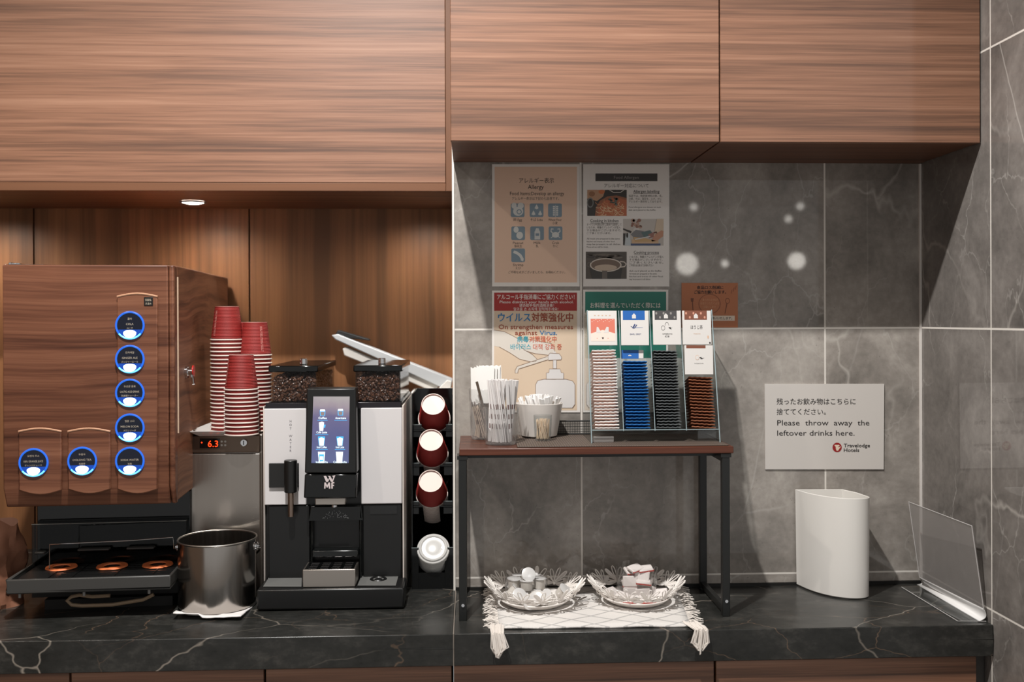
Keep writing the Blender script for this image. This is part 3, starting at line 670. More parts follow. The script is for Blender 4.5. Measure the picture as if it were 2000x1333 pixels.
mb = MB(); mb.flat = True; mb.use(scr()); mb.poly([S(608, 905), S(681, 905), S(683, 775), S(612, 775)]); so = mb.obj('screen', None, cm)
IW = mat('icon_white', (230, 250, 255), .5, emit=(222, 244, 250), es=1.05); IB = mat('icon_cyan', (60, 150, 200), .5, emit=(64, 150, 206), es=.9); IBR = mat('icon_brown', (120, 104, 100), .5, emit=(120, 106, 104), es=.7)
mb = MB(); mb.flat = True
def sp_(pts, m, k): mb.use(m); mb.poly([S(x, y, k) for x, y in pts])
for (cx, cy, kind) in ((630, 807, 'm'), (665, 806, 'm'), (628, 833, 'c'), (628, 862, 'i'), (664, 862, 'i'), (628, 893, 't'), (663, 893, 'w')):
    if kind == 'm':
        sp_([(cx-5, cy+6), (cx+5, cy+6), (cx+5.5, cy-5), (cx-5.5, cy-5)], IB, 2); sp_([(cx-3.5, cy+5), (cx+3.5, cy+5), (cx+4, cy-2), (cx-4, cy-2)], IBR, 3); sp_([(cx-5, cy-3), (cx+5, cy-3), (cx+4.5, cy-6.5), (cx-4.5, cy-6.5)], IW, 4)
    elif kind == 'c': sp_([(cx-4, cy+9), (cx+3, cy+9), (cx+5, cy-7), (cx+1, cy-9), (cx-5, cy-7)], IW, 2); sp_([(cx+5, cy-3), (cx+8, cy-3), (cx+7, cy+3), (cx+4, cy+3)], IB, 2)
    elif kind == 'i': sp_([(cx-5, cy+9), (cx+5, cy+9), (cx+7, cy-9), (cx-7, cy-9)], IB, 2); sp_([(cx-4, cy+9), (cx+4, cy+9), (cx+5.5, cy-5), (cx, cy-7), (cx-5.5, cy-5)], IW, 3)
    else:
        sp_([(cx-5, cy+12), (cx+5, cy+12), (cx+7, cy-10), (cx-7, cy-10)], IW, 2)
        if kind == 't': sp_([(cx-3.5, cy+9), (cx+3.5, cy+9), (cx+5, cy-5), (cx-5, cy-5)], IB, 3); sp_([(cx-3, cy+6), (cx+3, cy+6), (cx+3, cy-1), (cx-3, cy-1)], IW, 4)
for (s_, x0_, x1_, y_) in (('Coffee', 622, 638, 817), ('Americano', 655, 676, 817), ('Café Latte', 618, 639, 845), ('Iced Coffee', 619, 638, 874), ('Iced Latte', 656, 672, 874), ('Iced Mocha', 617, 640, 903), ('Café Mocha', 651, 677, 903)):
    o_ = S(x0_, y_+2, 5); mb.use(IW); text3(mb, s_, o_, (1, 0, 0), S(x0_, y_-4, 5)-o_, 0, fit=S(x1_, y_+2, 5)-o_)
    if y_ < 900: sp_([(x0_-2, y_+5), (x1_+2, y_+5), (x1_+2, y_+4), (x0_-2, y_+4)], IB, 5)
mb.obj('drink_icons', None, so)
f = Flat(YH-.0095); LG = mat('logo_pale', (214, 200, 200), .4)
f.pg([(632, 930), (637, 930), (641, 938), (643, 933), (640, 930), (645, 930), (649, 938), (651, 933), (648.5, 930), (655, 929), (650, 942), (646.5, 942), (643.5, 936.5), (640.5, 942), (637, 942)], LG, 1)
f.pg([(633, 955), (633.6, 943), (636.6, 943), (639, 948.5), (641.6, 943), (644.6, 943), (645.2, 955), (642.4, 955), (642, 948.5), (639.8, 953), (638.2, 953), (636.2, 948.5), (635.6, 955)], LG, 1)
f.pg([(647, 955), (647, 944), (648.3, 942.6), (653, 942), (653, 944.6), (650, 945), (650, 947.5), (652.6, 947.5), (652.6, 950), (650, 950), (650, 955)], LG, 1)
f.obj('logo', None, cm)
# outlet
mb = MB(); mb.box(X(615, YH), X(674, YH), YH, YH+.035, Z(987, YH), Z(973, YH)); mb.obj('coffee_outlet', STEELH, cm, bevel=.002)
p = at(653, 988, YH+.01); mb = MB(); mb.cyl((p.x, YH+.012, p.z-.004), (p.x, YH+.012, p.z+.002), .007); mb.obj('nozzle', CHROME, cm, bevel=.001)
# hot water spout
p = at(568, 930, YB-.02); zg0, zg1 = Z(961, YB-.02), Z(898, YB-.02)
MB().box(X(526, YB), X(584, YB), YB-.006, YB-.0003, Z(951, YB), Z(904, YB)).obj('spout_plate', BLKM, cm, bevel=.001)
MB().cyl((p.x, YB-.022, zg0), (p.x, YB-.022, zg1), .0148, .0150, 24).obj('spout_grip', BLK, cm, bevel=.002)
MB().cyl((p.x, YB-.022, Z(1008, YB-.02)), (p.x, YB-.022, zg0), .0068, .0075, 20).obj('spout_tube', mat('copper_steel', (150, 132, 120), .25, 1), cm)
f = Flat(YB-.0003)
for i, ch in enumerate('HOT WATER'):
    if ch != ' ': f.textl(ch, 567.5, 823+i*7.2, 6.4, mat('grey_print', (120, 118, 122), .6), 0, 1, align='c')
f.obj('side_lettering', None, cm)
# drip tray
xt0, xt1 = X(501, YT, 1170), X(789, YT, 1170); ztt = Z(1151, YT)
mb = MB(); mb.prism([(YT, CT+.003), (YT, ztt), (YB+.003, ztt+.0008), (YB+.003, CT+.003)], xt0, xt1, 'yz'); mb.obj('drip_tray', BLK, cm, bevel=.004)
GRT = mat('grey_rubber_grid', (104, 104, 102), .55)
def top4(pts, z, h, name, m):
    q = [onpl(x, y, (0, 0, z), Vector((0, 0, 1))) for x, y in pts]; mb = MB(); mb.extr(q, (0, 0, h)); return mb.obj(name, m, cm, bevel=.0006)
top4([(514, 1147), (589, 1147), (590, 1126), (527, 1126)], ztt+.001, .0015, 'tray_grid', GRT)
top4([(698, 1145), (773, 1145), (779, 1124), (707, 1124)], ztt+.001, .0015, 'tray_grid', GRT)
p = onpl(739, 1134, (0, 0, ztt), Vector((0, 0, 1)))
MB().lathe([(.013, 0), (.0145, .0022), (.0185, .0022), (.020, 0)], 28, (p.x, p.y, ztt+.0026)).obj('drain_ring', BLK, cm)
MB().lathe([(.0005, .0002), (.007, .001), (.009, 0)], 20, (p.x, p.y, ztt+.0026)).obj('drain_ring', BLK, cm)
YP = YT+.012
xp0, xp1 = X(591, YP, 1130), X(694, YP, 1130); zp_ = Z(1113, YP)
MB().box(xp0, xp1, YP, YB-.001, ztt+.001, zp_).obj('cup_platform', STEELH, cm, bevel=.0015)
mb = MB(); dp = (YB-YP)
for i in range(4):
    for j in range(4):
        x = xp0+(xp1-xp0)*(.10+.22*i); y = YP+dp*(.14+.21*j); mb.box(x, x+(xp1-xp0)*.15, y, y+dp*.10, zp_-.0004, zp_+.0005)
mb.obj('platform_slots', mat('slot_steel', (196, 190, 188), .25, 1), cm)
MB().box(xp0+.004, xp1-.004, YP+.004, YB-.004, zp_-.0002, zp_+.0002).obj('platform_mat', BLKG, cm)
# bean hoppers
YF, YE = -.055, .262
BEAN = mat('roasted_coffee', (62, 38, 26), .38, 0, .5); BEAN2 = mat('roasted_coffee_light', (84, 54, 38), .36)
def hopper(pl, pr, pk, side, left):
    xa, xb = X(pl, YF, 715), X(pr, YF, 715); zb0 = ztop; zl0_, zl1 = Z(727, YF), Z(714.5, YF)
    h = MB()
    g_ = .002; inx = .004
    h.box(xa+inx, xb-inx, YF+.004, YF+.004+g_, zb0+.001, zl0_); h.box(xa+inx, xb-inx, YE-.006, YE-.004, zb0+.001, zl0_)
    h.box(xa+inx, xa+inx+g_, YF+.006, YE-.006, zb0+.001, zl0_); h.box(xb-inx-g_, xb-inx, YF+.006, YE-.006, zb0+.001, zl0_)
    ho = h.obj('bean_hopper', HGLASS, cm)
    MB().box(xa+.001, xb-.001, YF+.001, YE-.002, zb0+.0003, zb0+.006).obj('hopper_collar', SMOKED, ho)
    MB().box(xa, xb, YF, YE, zl0_, zl1).obj('hopper_lid', BLKG, ho, bevel=.0025)
    kx = X(pk, .02, 709); MB().cyl((kx, .02, zl1), (kx, .02, zl1+.014), .009, .0085, 20).obj('lid_knob', CHROME, ho, bevel=.001)
    # beans
    bm_ = MB(); x0, x1, y0, y1, z0 = xa+.008, xb-.008, YF+.009, YE-.009, zb0+.008
    hgt = lambda x, y: (zl0_-z0)*(.80+.10*noise.noise(Vector((x*30, y*20, left)))+.10*math.sin(math.pi*(x-x0)/(x1-x0)))
    bm_.use(BEAN); bm_.box(x0+.004, x1-.004, y0+.004, y1-.004, z0, z0+(zl0_-z0)*.66)
    rr = random.Random(5+left)
    def bean(x, y, z):
        q = Matrix.Rotation(rr.uniform(0, 6.28), 3, 'X') @ Matrix.Rotation(rr.uniform(0, 6.28), 3, 'Y') @ Matrix.Rotation(rr.uniform(0, 6.28), 3, 'Z')
        s_ = rr.uniform(.85, 1.15); bm_.use(BEAN if rr.random() < .6 else BEAN2); bm_.ell((x, y, z), .0056*s_, .0041*s_, .0030*s_, 8, 5, q)
    for i in range(430):
        x = rr.uniform(x0+.002, x1-.002); bean(x, y0+rr.uniform(.0015, .006), z0+rr.uniform(.003, 1)*hgt(x, y0)-.002)
    for i in range(200): y = rr.uniform(y0, y1); bean(x1-rr.uniform(.0015, .006), y, z0+rr.uniform(.003, 1)*hgt(x1, y)-.002)
    for i in range(340): x = rr.uniform(x0+.003, x1-.003); y = rr.uniform(y0, y1); bean(x, y, z0+hgt(x, y)-rr.uniform(0, .012))
    o = bm_.obj('coffee_beans', None); tag(o, 'dark roasted coffee beans in the %s hopper of the coffee machine' % side, 'coffee beans', kind='stuff')
hopper(524, 620.5, 593, 'left', 1); hopper(690, 785.5, 746, 'right', 2)
MB().box(xl+.002, xr_-.002, YB+.006, YB+.0135, ztop-.012, ztop+.0035).obj('top_trim', mat('black_trim', (28, 24, 28), .2), cm, bevel=.001)

# pale slanted device standing behind the machine
ya = .41
t = thing('tilted_machine_lid', 'pale grey slanted lid with a black bar on a white machine behind the coffee hoppers', 'machine', (X(800, ya), ya, CT))
def slab(pts, depth, Y): 
    m_ = MB(); m_.extr([at(x, y, Y) for x, y in pts][::-1], (0, depth, 0)); return m_
LGREY = mat('light_grey_plastic', (186, 188, 190), .4)
slab([(647, 655), (655, 664), (880, 766), (884, 741), (800, 708), (660, 653)], .05, ya).obj('lid_panel', LGREY, t, bevel=.003)
slab([(669, 681), (672, 695), (848, 766), (858, 752), (676, 678)], .03, ya+.012).obj('lid_rail', WPL, t, bevel=.003)
slab([(654, 655), (660, 645), (721, 663), (721, 666), (675, 659), (672, 662)], .04, ya+.006).obj('handle_bar', BLKM, t, bevel=.002)
slab([(850, 766), (880, 766), (882, 745), (873, 743)], .03, ya-.01).obj('hinge_bracket', WPL, t, bevel=.002)
zt_ = Z(764, .37, 830)
MB().box(X(803, .37), XW-.008, .372, YR-.004, CT, zt_).obj('machine_body', WPL, t, bevel=.006)

# ================================================================== CUP AND LID DISPENSER
YD = .014
dx0, dx1 = X(803, YD), X(886, YD, 1100); dcx = (dx0+dx1)/2
cd = thing('cup_dispenser', 'black acrylic cup and lid rack between the coffee machine and the tiled wall', 'cup rack', (dcx, YD+.1, CT))
ztp = Z(770, YD+.03, 845)
for xx in (dx0, dx1-.003): MB().prism([(YD, CT), (YD, Z(1072, YD)), (YD+.03, ztp), (YD+.235, ztp), (YD+.235, CT)], xx, xx+.003, 'yz').obj('side_panel', BLKG, cd, bevel=.0008)
MB().box(dx0+.003, dx1-.003, YD+.231, YD+.235, CT, ztp).obj('back_panel', BLKG, cd)
MB().box(dx0+.003, dx1-.003, YD+.002, YD+.231, CT, CT+.004).obj('base_plate', BLKG, cd)
EL = math.radians(31); ax = Vector((0, -math.cos(EL), math.sin(EL)))      # from mouth to bottom
ccx = [X(845, YD), X(843, YD), X(841.5, YD)]
bots = [(846, 790), (842, 860), (841, 940)]
rimm = mat('lip_highlight', (120, 128, 128), .15, 0, .6)  # grey on the black lips' top edges paints their glossy highlight
qrot = ax.to_track_quat('Z', 'Y').to_euler()
lips = [(833, 0), (909, 1), (985, 2)]
for k, ((px, py), lip) in enumerate(zip(bots, (833, 909, 985))):
    yb = YD+.018-.010*k; cb = at(px, py, yb)            # centre of the visible cup bottom
    o0 = cb - ax*CH
    for i in range(12):
        loc = o0 - ax*(i*DZ)
        lab = ('red paper cup, white bottom facing out, %s slot of the black rack' % ['top', 'middle', 'bottom'][k]) if i == 0 else 'red paper cup, %s behind the front cup, %s slot of the black rack' % (ordinal(i-1), ['top', 'middle', 'bottom'][k])
        dup(proto, loc, qrot, lab, 'red paper cups lying in the black rack')
    # sloping shelf under the stack and notched lip
    nrm = Vector((0, math.sin(EL), math.cos(EL))); base = cb - nrm*(.0425)
    s0 = base + ax*(.004-.08+.02); s1 = base - ax*(.195)
    if s1.y > YD+.23: s1 = s0 + (s1-s0)*((YD+.23-s0.y)/(s1.y-s0.y))
    for (ra, rb2) in ((dx0+.0035, cb.x-.020), (cb.x+.020, dx1-.0035)):
        m_ = MB(); m_.hexa([(ra, s0.y, s0.z-.003), (rb2, s0.y, s0.z-.003), (rb2, s1.y, s1.z-.003), (ra, s1.y, s1.z-.003), (ra, s0.y, s0.z), (rb2, s0.y, s0.z), (rb2, s1.y, s1.z), (ra, s1.y, s1.z)])
        m_.obj('shelf_rail', BLKG, cd)
    zlp = Z(lip, yb, 845)
    for (xa_, xb_) in ((dx0+.003, cb.x-.030), (cb.x+.030, dx1-.003)):
        m_ = MB(); m_.box(xa_, xb_, yb+.030, yb+.033, zlp-.030, zlp); m_.obj('front_lip', BLKG, cd, bevel=.0005)
        MB().box(xa_, xb_, yb+.0295, yb+.0335, zlp, zlp+.0012).obj('lip_edge', rimm, cd)
# lids
LIDM = mat('translucent_lid', (206, 204, 200), .25)
lc = at(846, 1070, YD-.004); lr = .0385
lax = Vector((0, -math.cos(math.radians(38)), math.sin(math.radians(38)))); lq = lax.to_track_quat('Z', 'Y').to_euler()
lp = None
for i in range(10):
    loc = lc - lax*(.006+i*.0062)
    lab = 'front translucent white cup lid in the lid slot' if i == 0 else 'white cup lid, %s behind the front lid in the lid slot' % ordinal(i-1)
    if lp is None:
        lp = thing('drink_cup_lid', lab, 'lid', loc, group='white cup lids in the rack'); lp.rotation_euler = lq
        MB().lathe([(lr, -.004), (lr+.0012, -.002), (lr, .0), (lr-.003, .0012), (lr-.005, .005), (lr-.008, .0062), (lr-.011, .003), (.018, .0025), (.016, .0032), (.0004, .0032)], 40).obj('lid_shell', LIDM, lp, local=True)
        MB().cyl((.022, 0, .0032), (.022, 0, .0042), .003, n=12).obj('sip_tab', LIDM, lp, local=True)
    else: dup(lp, loc, lq, lab)
zlp = Z(1073, YD-.012, 845)
for (xa_, xb_) in ((dx0, X(817, YD)), (X(868, YD), dx1)):
    MB().box(xa_, xb_, YD-.002, YD+.001, CT, zlp).obj('lid_bin_front', BLKG, cd, bevel=.0005); MB().box(xa_, xb_, YD-.0025, YD+.0015, zlp, zlp+.0012).obj('lip_edge', rimm, cd)
MB().box(X(817, YD), X(868, YD), YD-.002, YD+.001, CT, Z(1122, YD)).obj('lid_bin_front', BLKG, cd)

# ================================================================== SMALL RAISED TABLE
YTF, YTB = -.250, -.006
tx0, tx1 = px_x(897, 880, YTF), px_x(1433, 878, YTF); ztb = at(1165, 875, YTF).z; zu = at(1165, 888.5, YTF).z
tb = thing('folding_table', 'small low table with a reddish wood top and black metal legs on the worktop', 'table', ((tx0+tx1)/2, -.13, CT))
MB().box(tx0, tx1, YTF, YTB, zu, ztb).obj('tabletop', W_TABLE, tb, bevel=.0015)
LEG = mat('black_leg_metal', (26, 27, 26), .35)
lx = [X(904, -.235, 1100), X(1416, -.235, 1100)]; lw = .0085
for x in lx:
    for y in (-.238, -.026):
        MB().box(x-lw, x+lw, y-.008, y+.008, CT, zu-.001).obj('leg', LEG, tb, bevel=.001)
    MB().box(x-.006, x+.006, -.230, -.034, CT+.006, CT+.020).obj('stretcher', LEG, tb, bevel=.001)
    MB().box(x-.004, x+.004, -.230, -.034, zu-.022, zu-.012).obj('stretcher', LEG, tb, bevel=.001)
    MB().box(x-lw-.003, x+lw+.003, -.2475, -.20, zu-.009, zu-.001).obj('bracket', LEG, tb)
    MB().cyl((x, -.249, CT+.034), (x, -.246, CT+.034), .0035, n=10).obj('bolt', CHROME, tb)
MB().box(lx[0]+.01, lx[1]-.01, -.20, -.185, zu-.012, zu-.001).obj('apron', LEG, tb)
# placemat
k = NT('woven_brown_mat'); v = k.coord()
ck = k.n('ShaderNodeTexChecker'); k.l(k.map(v, (260, 260, 260), rot=(0, 0, .78)), ck.inputs['Vector']); ck.inputs['Scale'].default_value = 1
c = k.mix(ck.outputs['Fac'], rgb(104, 90, 80), rgb(70, 60, 54)); k.l(c, k.p.inputs['Base Color']); k.p.inputs['Roughness'].default_value = .6
q4 = [onpl(1010, 874, (0, 0, ztb), Vector((0, 0, 1))), onpl(1418, 869, (0, 0, ztb), Vector((0, 0, 1)))]
mb = MB(); ya_, yb_ = YTF+.010, -.02
x0, x1 = q4[0].x, q4[1].x; mb.box(x0, x1, ya_, yb_, ztb+.0003, ztb+.003)
o = mb.obj('placemat', k.m, bevel=.0008); tag(o, 'brown woven placemat under the tea stand on the small table', 'placemat')
ZM_ = ztb+.0032
# low wire-mesh tray at the back
mt = thing('mesh_tray', 'low black wire mesh tray at the back of the small table, behind the white bowl', 'tray', (X(1105, -.03), -.03, ZM_))
xa_, xb_ = X(1050, -.03, 840), X(1152, -.03, 840); zh = at(1110, 823, -.03).z
mb = MB()
n = 30
for i in range(n+1): x = xa_+(xb_-xa_)*i/n; mb.box(x-.0005, x+.0005, -.0305, -.0295, ZM_, zh)
for j in range(6): z = ZM_+.001+(zh-ZM_-.002)*j/5; mb.box(xa_, xb_, -.0308, -.0298, z-.0005, z+.0005)
mb.obj('mesh_wall', BLKM, mt)
mb = MB(); mb.tube([(xa_, -.03, zh), (xb_, -.03, zh)], .0018, 6); mb.tube([(xa_, -.03, ZM_+.0018), (xb_, -.03, ZM_+.0018)], .0015, 6); mb.obj('mesh_frame', BLKM, mt)
mb = MB(); mb.box(xa_, xb_, -.0292, -.009, ZM_-.003, ZM_-.001); mb.obj('mesh_floor', BLKM, mt)

# ---- acrylic tea stand
YR0 = -.188; XA = X(1156, YR0, 838); XB = X(1402, YR0, 838)
Z0 = at(1280, 839, YR0).z; pt_ = at(1275, 607, -.122); LA = math.atan2(pt_.y-YR0, pt_.z-Z0); SL = math.hypot(pt_.y-YR0, pt_.z-Z0)
rk = thing('tea_stand', 'clear acrylic stand holding four columns of tea bags on the small table', 'stand', ((XA+XB)/2, -.14, ZM_))
SD = Vector((0, math.sin(LA), math.cos(LA))); ND = Vector((0, math.cos(LA), -math.sin(LA)))
def K(x, s, d): return Vector((x, YR0, Z0)) + SD*s + ND*d
PW = (XB-XA)/4; DEP = .062
for j, xx in enumerate((XA-.004, XB)):
    p0 = K(xx, SL, -.004); p1 = K(xx, SL, DEP+.006); fy = YR0-.012
    m_ = MB(); m_.use(ACRYL); m_.prism([(fy, ZM_), (p0.y, p0.z), (p1.y, p1.z), (-.045, ZM_)], xx, xx+.004, 'yz'); m_.obj('side_wall', None, rk)
    m_ = MB(); m_.use(EDGE); e0 = Vector((xx+.002, fy-.0004, ZM_)); e1 = Vector((xx+.002, p0.y-.0004, p0.z)); m_.tube([e0, e1], .0011, 6); m_.tube([e1, (xx+.002, p1.y, p1.z)], .0010, 6); m_.obj('wall_edge', None, rk)
for i in range(1, 4):
    xx = XA+PW*i
    m_ = MB(); m_.extr([K(xx-.001, 0, 0), K(xx-.001, SL, 0), K(xx-.001, SL, DEP), K(xx-.001, 0, DEP)], (.002, 0, 0)); m_.obj('divider', ACRYL, rk)
    MB().tube([K(xx, -.004, -.0005), K(xx, SL, -.0005)], .0009, 6).obj('divider_edge', EDGE, rk)
m_ = MB(); m_.extr([K(XA, 0, DEP+.001), K(XB, 0, DEP+.001), K(XB, SL, DEP+.001), K(XA, SL, DEP+.001)], ND*.003); m_.obj('back_wall', ACRYL, rk)
m_ = MB(); m_.extr([K(XA, -.001, -.006), K(XB, -.001, -.006), K(XB, -.001, DEP), K(XA, -.001, DEP)], -SD*.003); m_.obj('shelf', ACRYL, rk)
MB().tube([K(XA, -.002, -.007), K(XB, -.002, -.007)], .0010, 6).obj('shelf_edge', EDGE, rk)
m_ = MB(); m_.box(XA+.001, XA+.05, YR0+.004, YR0+.008, ZM_, ZM_+.013); m_.obj('front_foot', FROST, rk, bevel=.001)
m_ = MB(); m_.prism([(XB-.044, ZM_+.001), (XB-.044, ZM_+.024), (XB-.001, ZM_+.034), (XB-.001, ZM_+.001)], YR0+.004, YR0+.008); m_.obj('front_foot', ACRYL, rk)
# tea bags
def pouch(name, label, group, m_edge, m_top, wv=.0006):
    t = thing(name, label, 'tea bag', (0, 0, 0), group=group)
    n, q = 14, 10; wd, dp, th = .0555, .056, .0052; mb = MB(); top = []; bot = []
    for j in range(q+1):
        for i in range(n+1):
            u, v = i/n*2-1, j/q; e = (1-abs(u)**6)*min(1, min(v, 1-v)*9.0)
            zz = wv*math.sin(i*2.1)+wv*.7*math.sin(i*1.1+j)
            top.append((u*wd/2, v*dp, th*e*.5+zz*(1-e*.5))); bot.append((u*wd/2, v*dp, -th*e*.5-.0002+zz*(1-e*.5)))
    k = len(top); fs = []
    for j in range(q):
        for i in range(n):
            a = j*(n+1)+i; fs += [(a, a+1, a+n+2, a+n+1), (k+a+n+1, k+a+n+2, k+a+1, k+a)]
    for i in range(n): fs += [(k+i, k+i+1, i+1, i), (q*(n+1)+i, q*(n+1)+i+1, k+q*(n+1)+i+1, k+q*(n+1)+i)]
    for j in range(q): a = j*(n+1); b = a+n; fs += [(a, a+n+1, k+a+n+1, k+a), (k+b, k+b+n+1, b+n+1, b)]
    mb.add(top+bot, fs, True); mb.obj('pouch', m_edge, t, local=True)
    m2 = MB()
    pts = [(-wd/2*.98+wd*.98*i/18, -.0006, (wv*1.3)*math.sin(i*1.7)) for i in range(19)]
    m2.tube(pts, .0014, 5); m2.obj('crimped_edge', m_top, t, local=True); return t
cols = [('white tea bag with a pink edge', 26, mat('pink_white_pouch', (232, 206, 196), .35), mat('pink_edge', (238, 230, 226), .4)), ('blue foil tea bag', 22, mat('blue_pouch', (12, 84, 146), .3, .1), mat('blue_edge', (22, 100, 166), .4)),
        ('black tea bag', 27, mat('black_pouch', (38, 40, 42), .3, .1), mat('black_pouch_edge', (92, 96, 98), .35)), ('brown tea bag', 17, mat('brown_pouch', (104, 58, 38), .32, .1), mat('brown_edge', (140, 86, 60), .4))]
cname = ['leftmost white', 'blue', 'black', 'rightmost brown']
tops = [684, 706, 686, 738]
for ci, (lb, cnt, me, mt_) in enumerate(cols):
    pr = None; xc = XA+PW*(ci+.5)+(-.001, -.002, -.003, .004)[ci]
    p = onpl(1280, tops[ci], K(0, 0, 0), ND); smax = (p-Vector((p.x, YR0, Z0))).dot(SD)
    for i in range(cnt):
        s_ = .004+(smax-.004)*i/(cnt-1); pos = cnt-1-i
        tilt = (-.01, 0.0, .01, .06)[ci]+R.uniform(-.022, .022); yw = R.uniform(-.03, .03); sg = R.uniform(-.0012, .0012)
        lab = '%s, %s from the top of the %s column' % (lb, ordinal(pos) if pos else 'first', cname[ci])
        rot = (Matrix.Rotation(-LA+R.uniform(-.03, .03), 3, 'X') @ Matrix.Rotation(yw, 3, 'Z') @ Matrix.Rotation(tilt, 3, 'Y')).to_euler()
        loc = K(xc+sg, s_, .0025+R.uniform(0, .002))
        if pr is None: pr = pouch('tea_bag', lab, 'tea bags in the %s column' % cname[ci], me, mt_, (.0003, .0003, .0005, .0004)[ci]); o = pr; o.location = loc; o.rotation_euler = rot
        else: dup(pr, loc, rot, lab)
# sample packets shown upright at the top
PKW = mat('packet_paper', (208, 204, 200), .5); PKB = mat('packet_blue', (12, 88, 164), .45); PKD = mat('packet_charcoal', (66, 64, 64), .5); PKR = mat('packet_brown', (118, 68, 48), .5); PKC = mat('packet_coral', (204, 112, 92), .5); PKP = mat('packet_blush', (232, 208, 196), .5)
PKN = mat('packet_navy', (40, 60, 110), .5); PKY = mat('packet_tan', (206, 172, 146), .5)
def packet(px0, px1, py0, py1, label, art, d=-.0042, skew=0):
    a = onpl(px0, py1, K(0, 0, d), ND); b = onpl(px1, py1, K(0, 0, d), ND); c = onpl(px1+skew, py0, K(0, 0, d), ND); e = onpl(px0+skew, py0, K(0, 0, d), ND)
    t = thing('tea_packet', label, 'tea packet', ((a+b)/2)[:], group='upright sample tea packets on the stand')
    m_ = MB(); m_.extr([a, b, c, e], ND*.0028); m_.obj('sachet', PKW, t, bevel=.0008)
    ar = MB(); ar.flat = True
    def pg(pts, m, k=1): ar.use(m); ar.poly([a+(b-a)*u+(e-a)*v-ND*(.0002*k) for u, v in pts])
    def circ(u, v, ru, rv, m, k=1, n=18): pg([(u+ru*math.cos(2*math.pi*i/n), v+rv*math.sin(2*math.pi*i/n)) for i in range(n)], m, k)
    def tx(s_, u0, u1, v, h, m, k=2): ar.use(m); o_ = a+(b-a)*u0+(e-a)*v-ND*(.0002*k); text3(ar, s_, o_, (1, 0, 0), (e-a)*h, 0, fit=(b-a)*(u1-u0))
    art(pg, circ, tx); ar.obj('packet_print', None, t)
def house(pg, m, cu=.5, v0=.80, k=3): pg([(cu-.07, v0), (cu+.07, v0), (cu+.07, v0+.09), (cu, v0+.15), (cu-.07, v0+.09)], m, k)
def art1(pg, circ, tx):
    pg([(.09, .12), (.93, .12), (.93, .76), (.09, .76)], PKC); pg([(.09, .12), (.93, .12), (.93, .34), (.5, .44), (.09, .34)], PKP, 2)
    for u, s_ in ((.36, -1), (.62, 1)): pg([(u-.09, .36), (u+.09, .36), (u+.04+s_*.05, .52), (u-.02+s_*.04, .53)], PKW, 3)
    for i in range(12): circ(.14+.066*i, .68+.03*(i % 3), .012, .012, PKP, 2, 8)
    pg([(.46, .215), (.50, .17), (.54, .215), (.52, .235), (.50, .215), (.48, .235)], INK, 3); circ(.30, .20, .012, .012, PKC, 3, 8); circ(.68, .20, .012, .012, PKC, 3, 8)
    for i in range(5): circ(.24+i*.13, .86, .03, .012, PKY, 2, 8)
def strip(pg, circ, m, m2):
    pg([(.07, .73), (.86, .73), (.86, 1.0), (.07, 1.0)], m)
    if m2:
        for i in range(6):
            for j in range(2): circ(.13+.13*i, .80+.12*j, .035, .04, m2 if (i+j) % 2 else m, 2, 8)
    house(pg, PKW, .47, .77)
def art2(pg, circ, tx):
    strip(pg, circ, PKB, None)
    pg([(.40, .50), (.44, .47), (.52, .60), (.49, .62)], PKN, 2); pg([(.46, .49), (.49, .48), (.58, .58), (.56, .60)], PKN, 2); pg([(.33, .55), (.42, .50), (.40, .54)], PKN, 2)
    pg([(.52, .50), (.78, .51), (.78, .515), (.52, .51)], PKB, 2); tx('EARL GREY', .32, .72, .30, .06, PKN)
def art3(pg, circ, tx):
    strip(pg, circ, PKD, mat('packet_grey', (140, 136, 132), .5))
    for i in range(16):
        t0 = 2*math.pi*i/16; pg([(.36+.07*math.cos(t0), .49+.07*math.sin(t0)), (.36+.06*math.cos(t0), .49+.06*math.sin(t0)), (.36+.06*math.cos(t0+.4), .49+.06*math.sin(t0+.4)), (.36+.07*math.cos(t0+.4), .49+.07*math.sin(t0+.4))], INK, 2)
        t0 /= 2; pg([(.50+.07*math.cos(t0), .56+.10*math.sin(t0)), (.50+.06*math.cos(t0), .56+.09*math.sin(t0)), (.50+.06*math.cos(t0+.2), .56+.09*math.sin(t0+.2)), (.50+.07*math.cos(t0+.2), .56+.10*math.sin(t0+.2))], INK, 2)
    pg([(.55, .50), (.66, .44), (.62, .52)], INK, 2); pg([(.58, .46), (.70, .50), (.62, .49)], INK, 2); tx('DARJEELING', .34, .68, .30, .055, INK); tx('紅茶', .42, .58, .22, .06, INK)
def art4(pg, circ, tx):
    strip(pg, circ, PKR, mat('packet_rose', (196, 140, 118), .5)); tx('ほうじ茶', .28, .70, .46, .13, PKD); tx('HOJICHA', .38, .62, .30, .05, PKY); circ(.88, .22, .03, .05, PKY, 2, 10); circ(.94, .05, .03, .03, INK, 2, 10)
def art5(pg, circ, tx):
    pg([(.06, .90), (.74, .90), (.74, 1.0), (.06, 1.0)], PKR); circ(.44, .58, .07, .09, PKY, 2, 14); circ(.44, .58, .06, .075, PKW, 3, 14); pg([(.50, .58), (.62, .52), (.58, .60)], INK, 3); pg([(.54, .52), (.70, .57), (.60, .56)], INK, 3); tx('HOJICHA', .34, .66, .36, .05, PKD)
packet(1149.5, 1206, 607, 675, 'white tea packet with a coral picture, first in the top row', art1, skew=-1.5)
packet(1213.5, 1268, 607, 675, 'white tea packet with a plain blue band in the top row', art2, skew=-1)
packet(1276, 1331, 607, 674, 'white tea packet with a charcoal patterned band in the top row', art3, skew=-1.5)
packet(1334, 1390, 607, 673.5, 'white tea packet with a brown patterned band, last in the top row', art4, skew=-1.5)
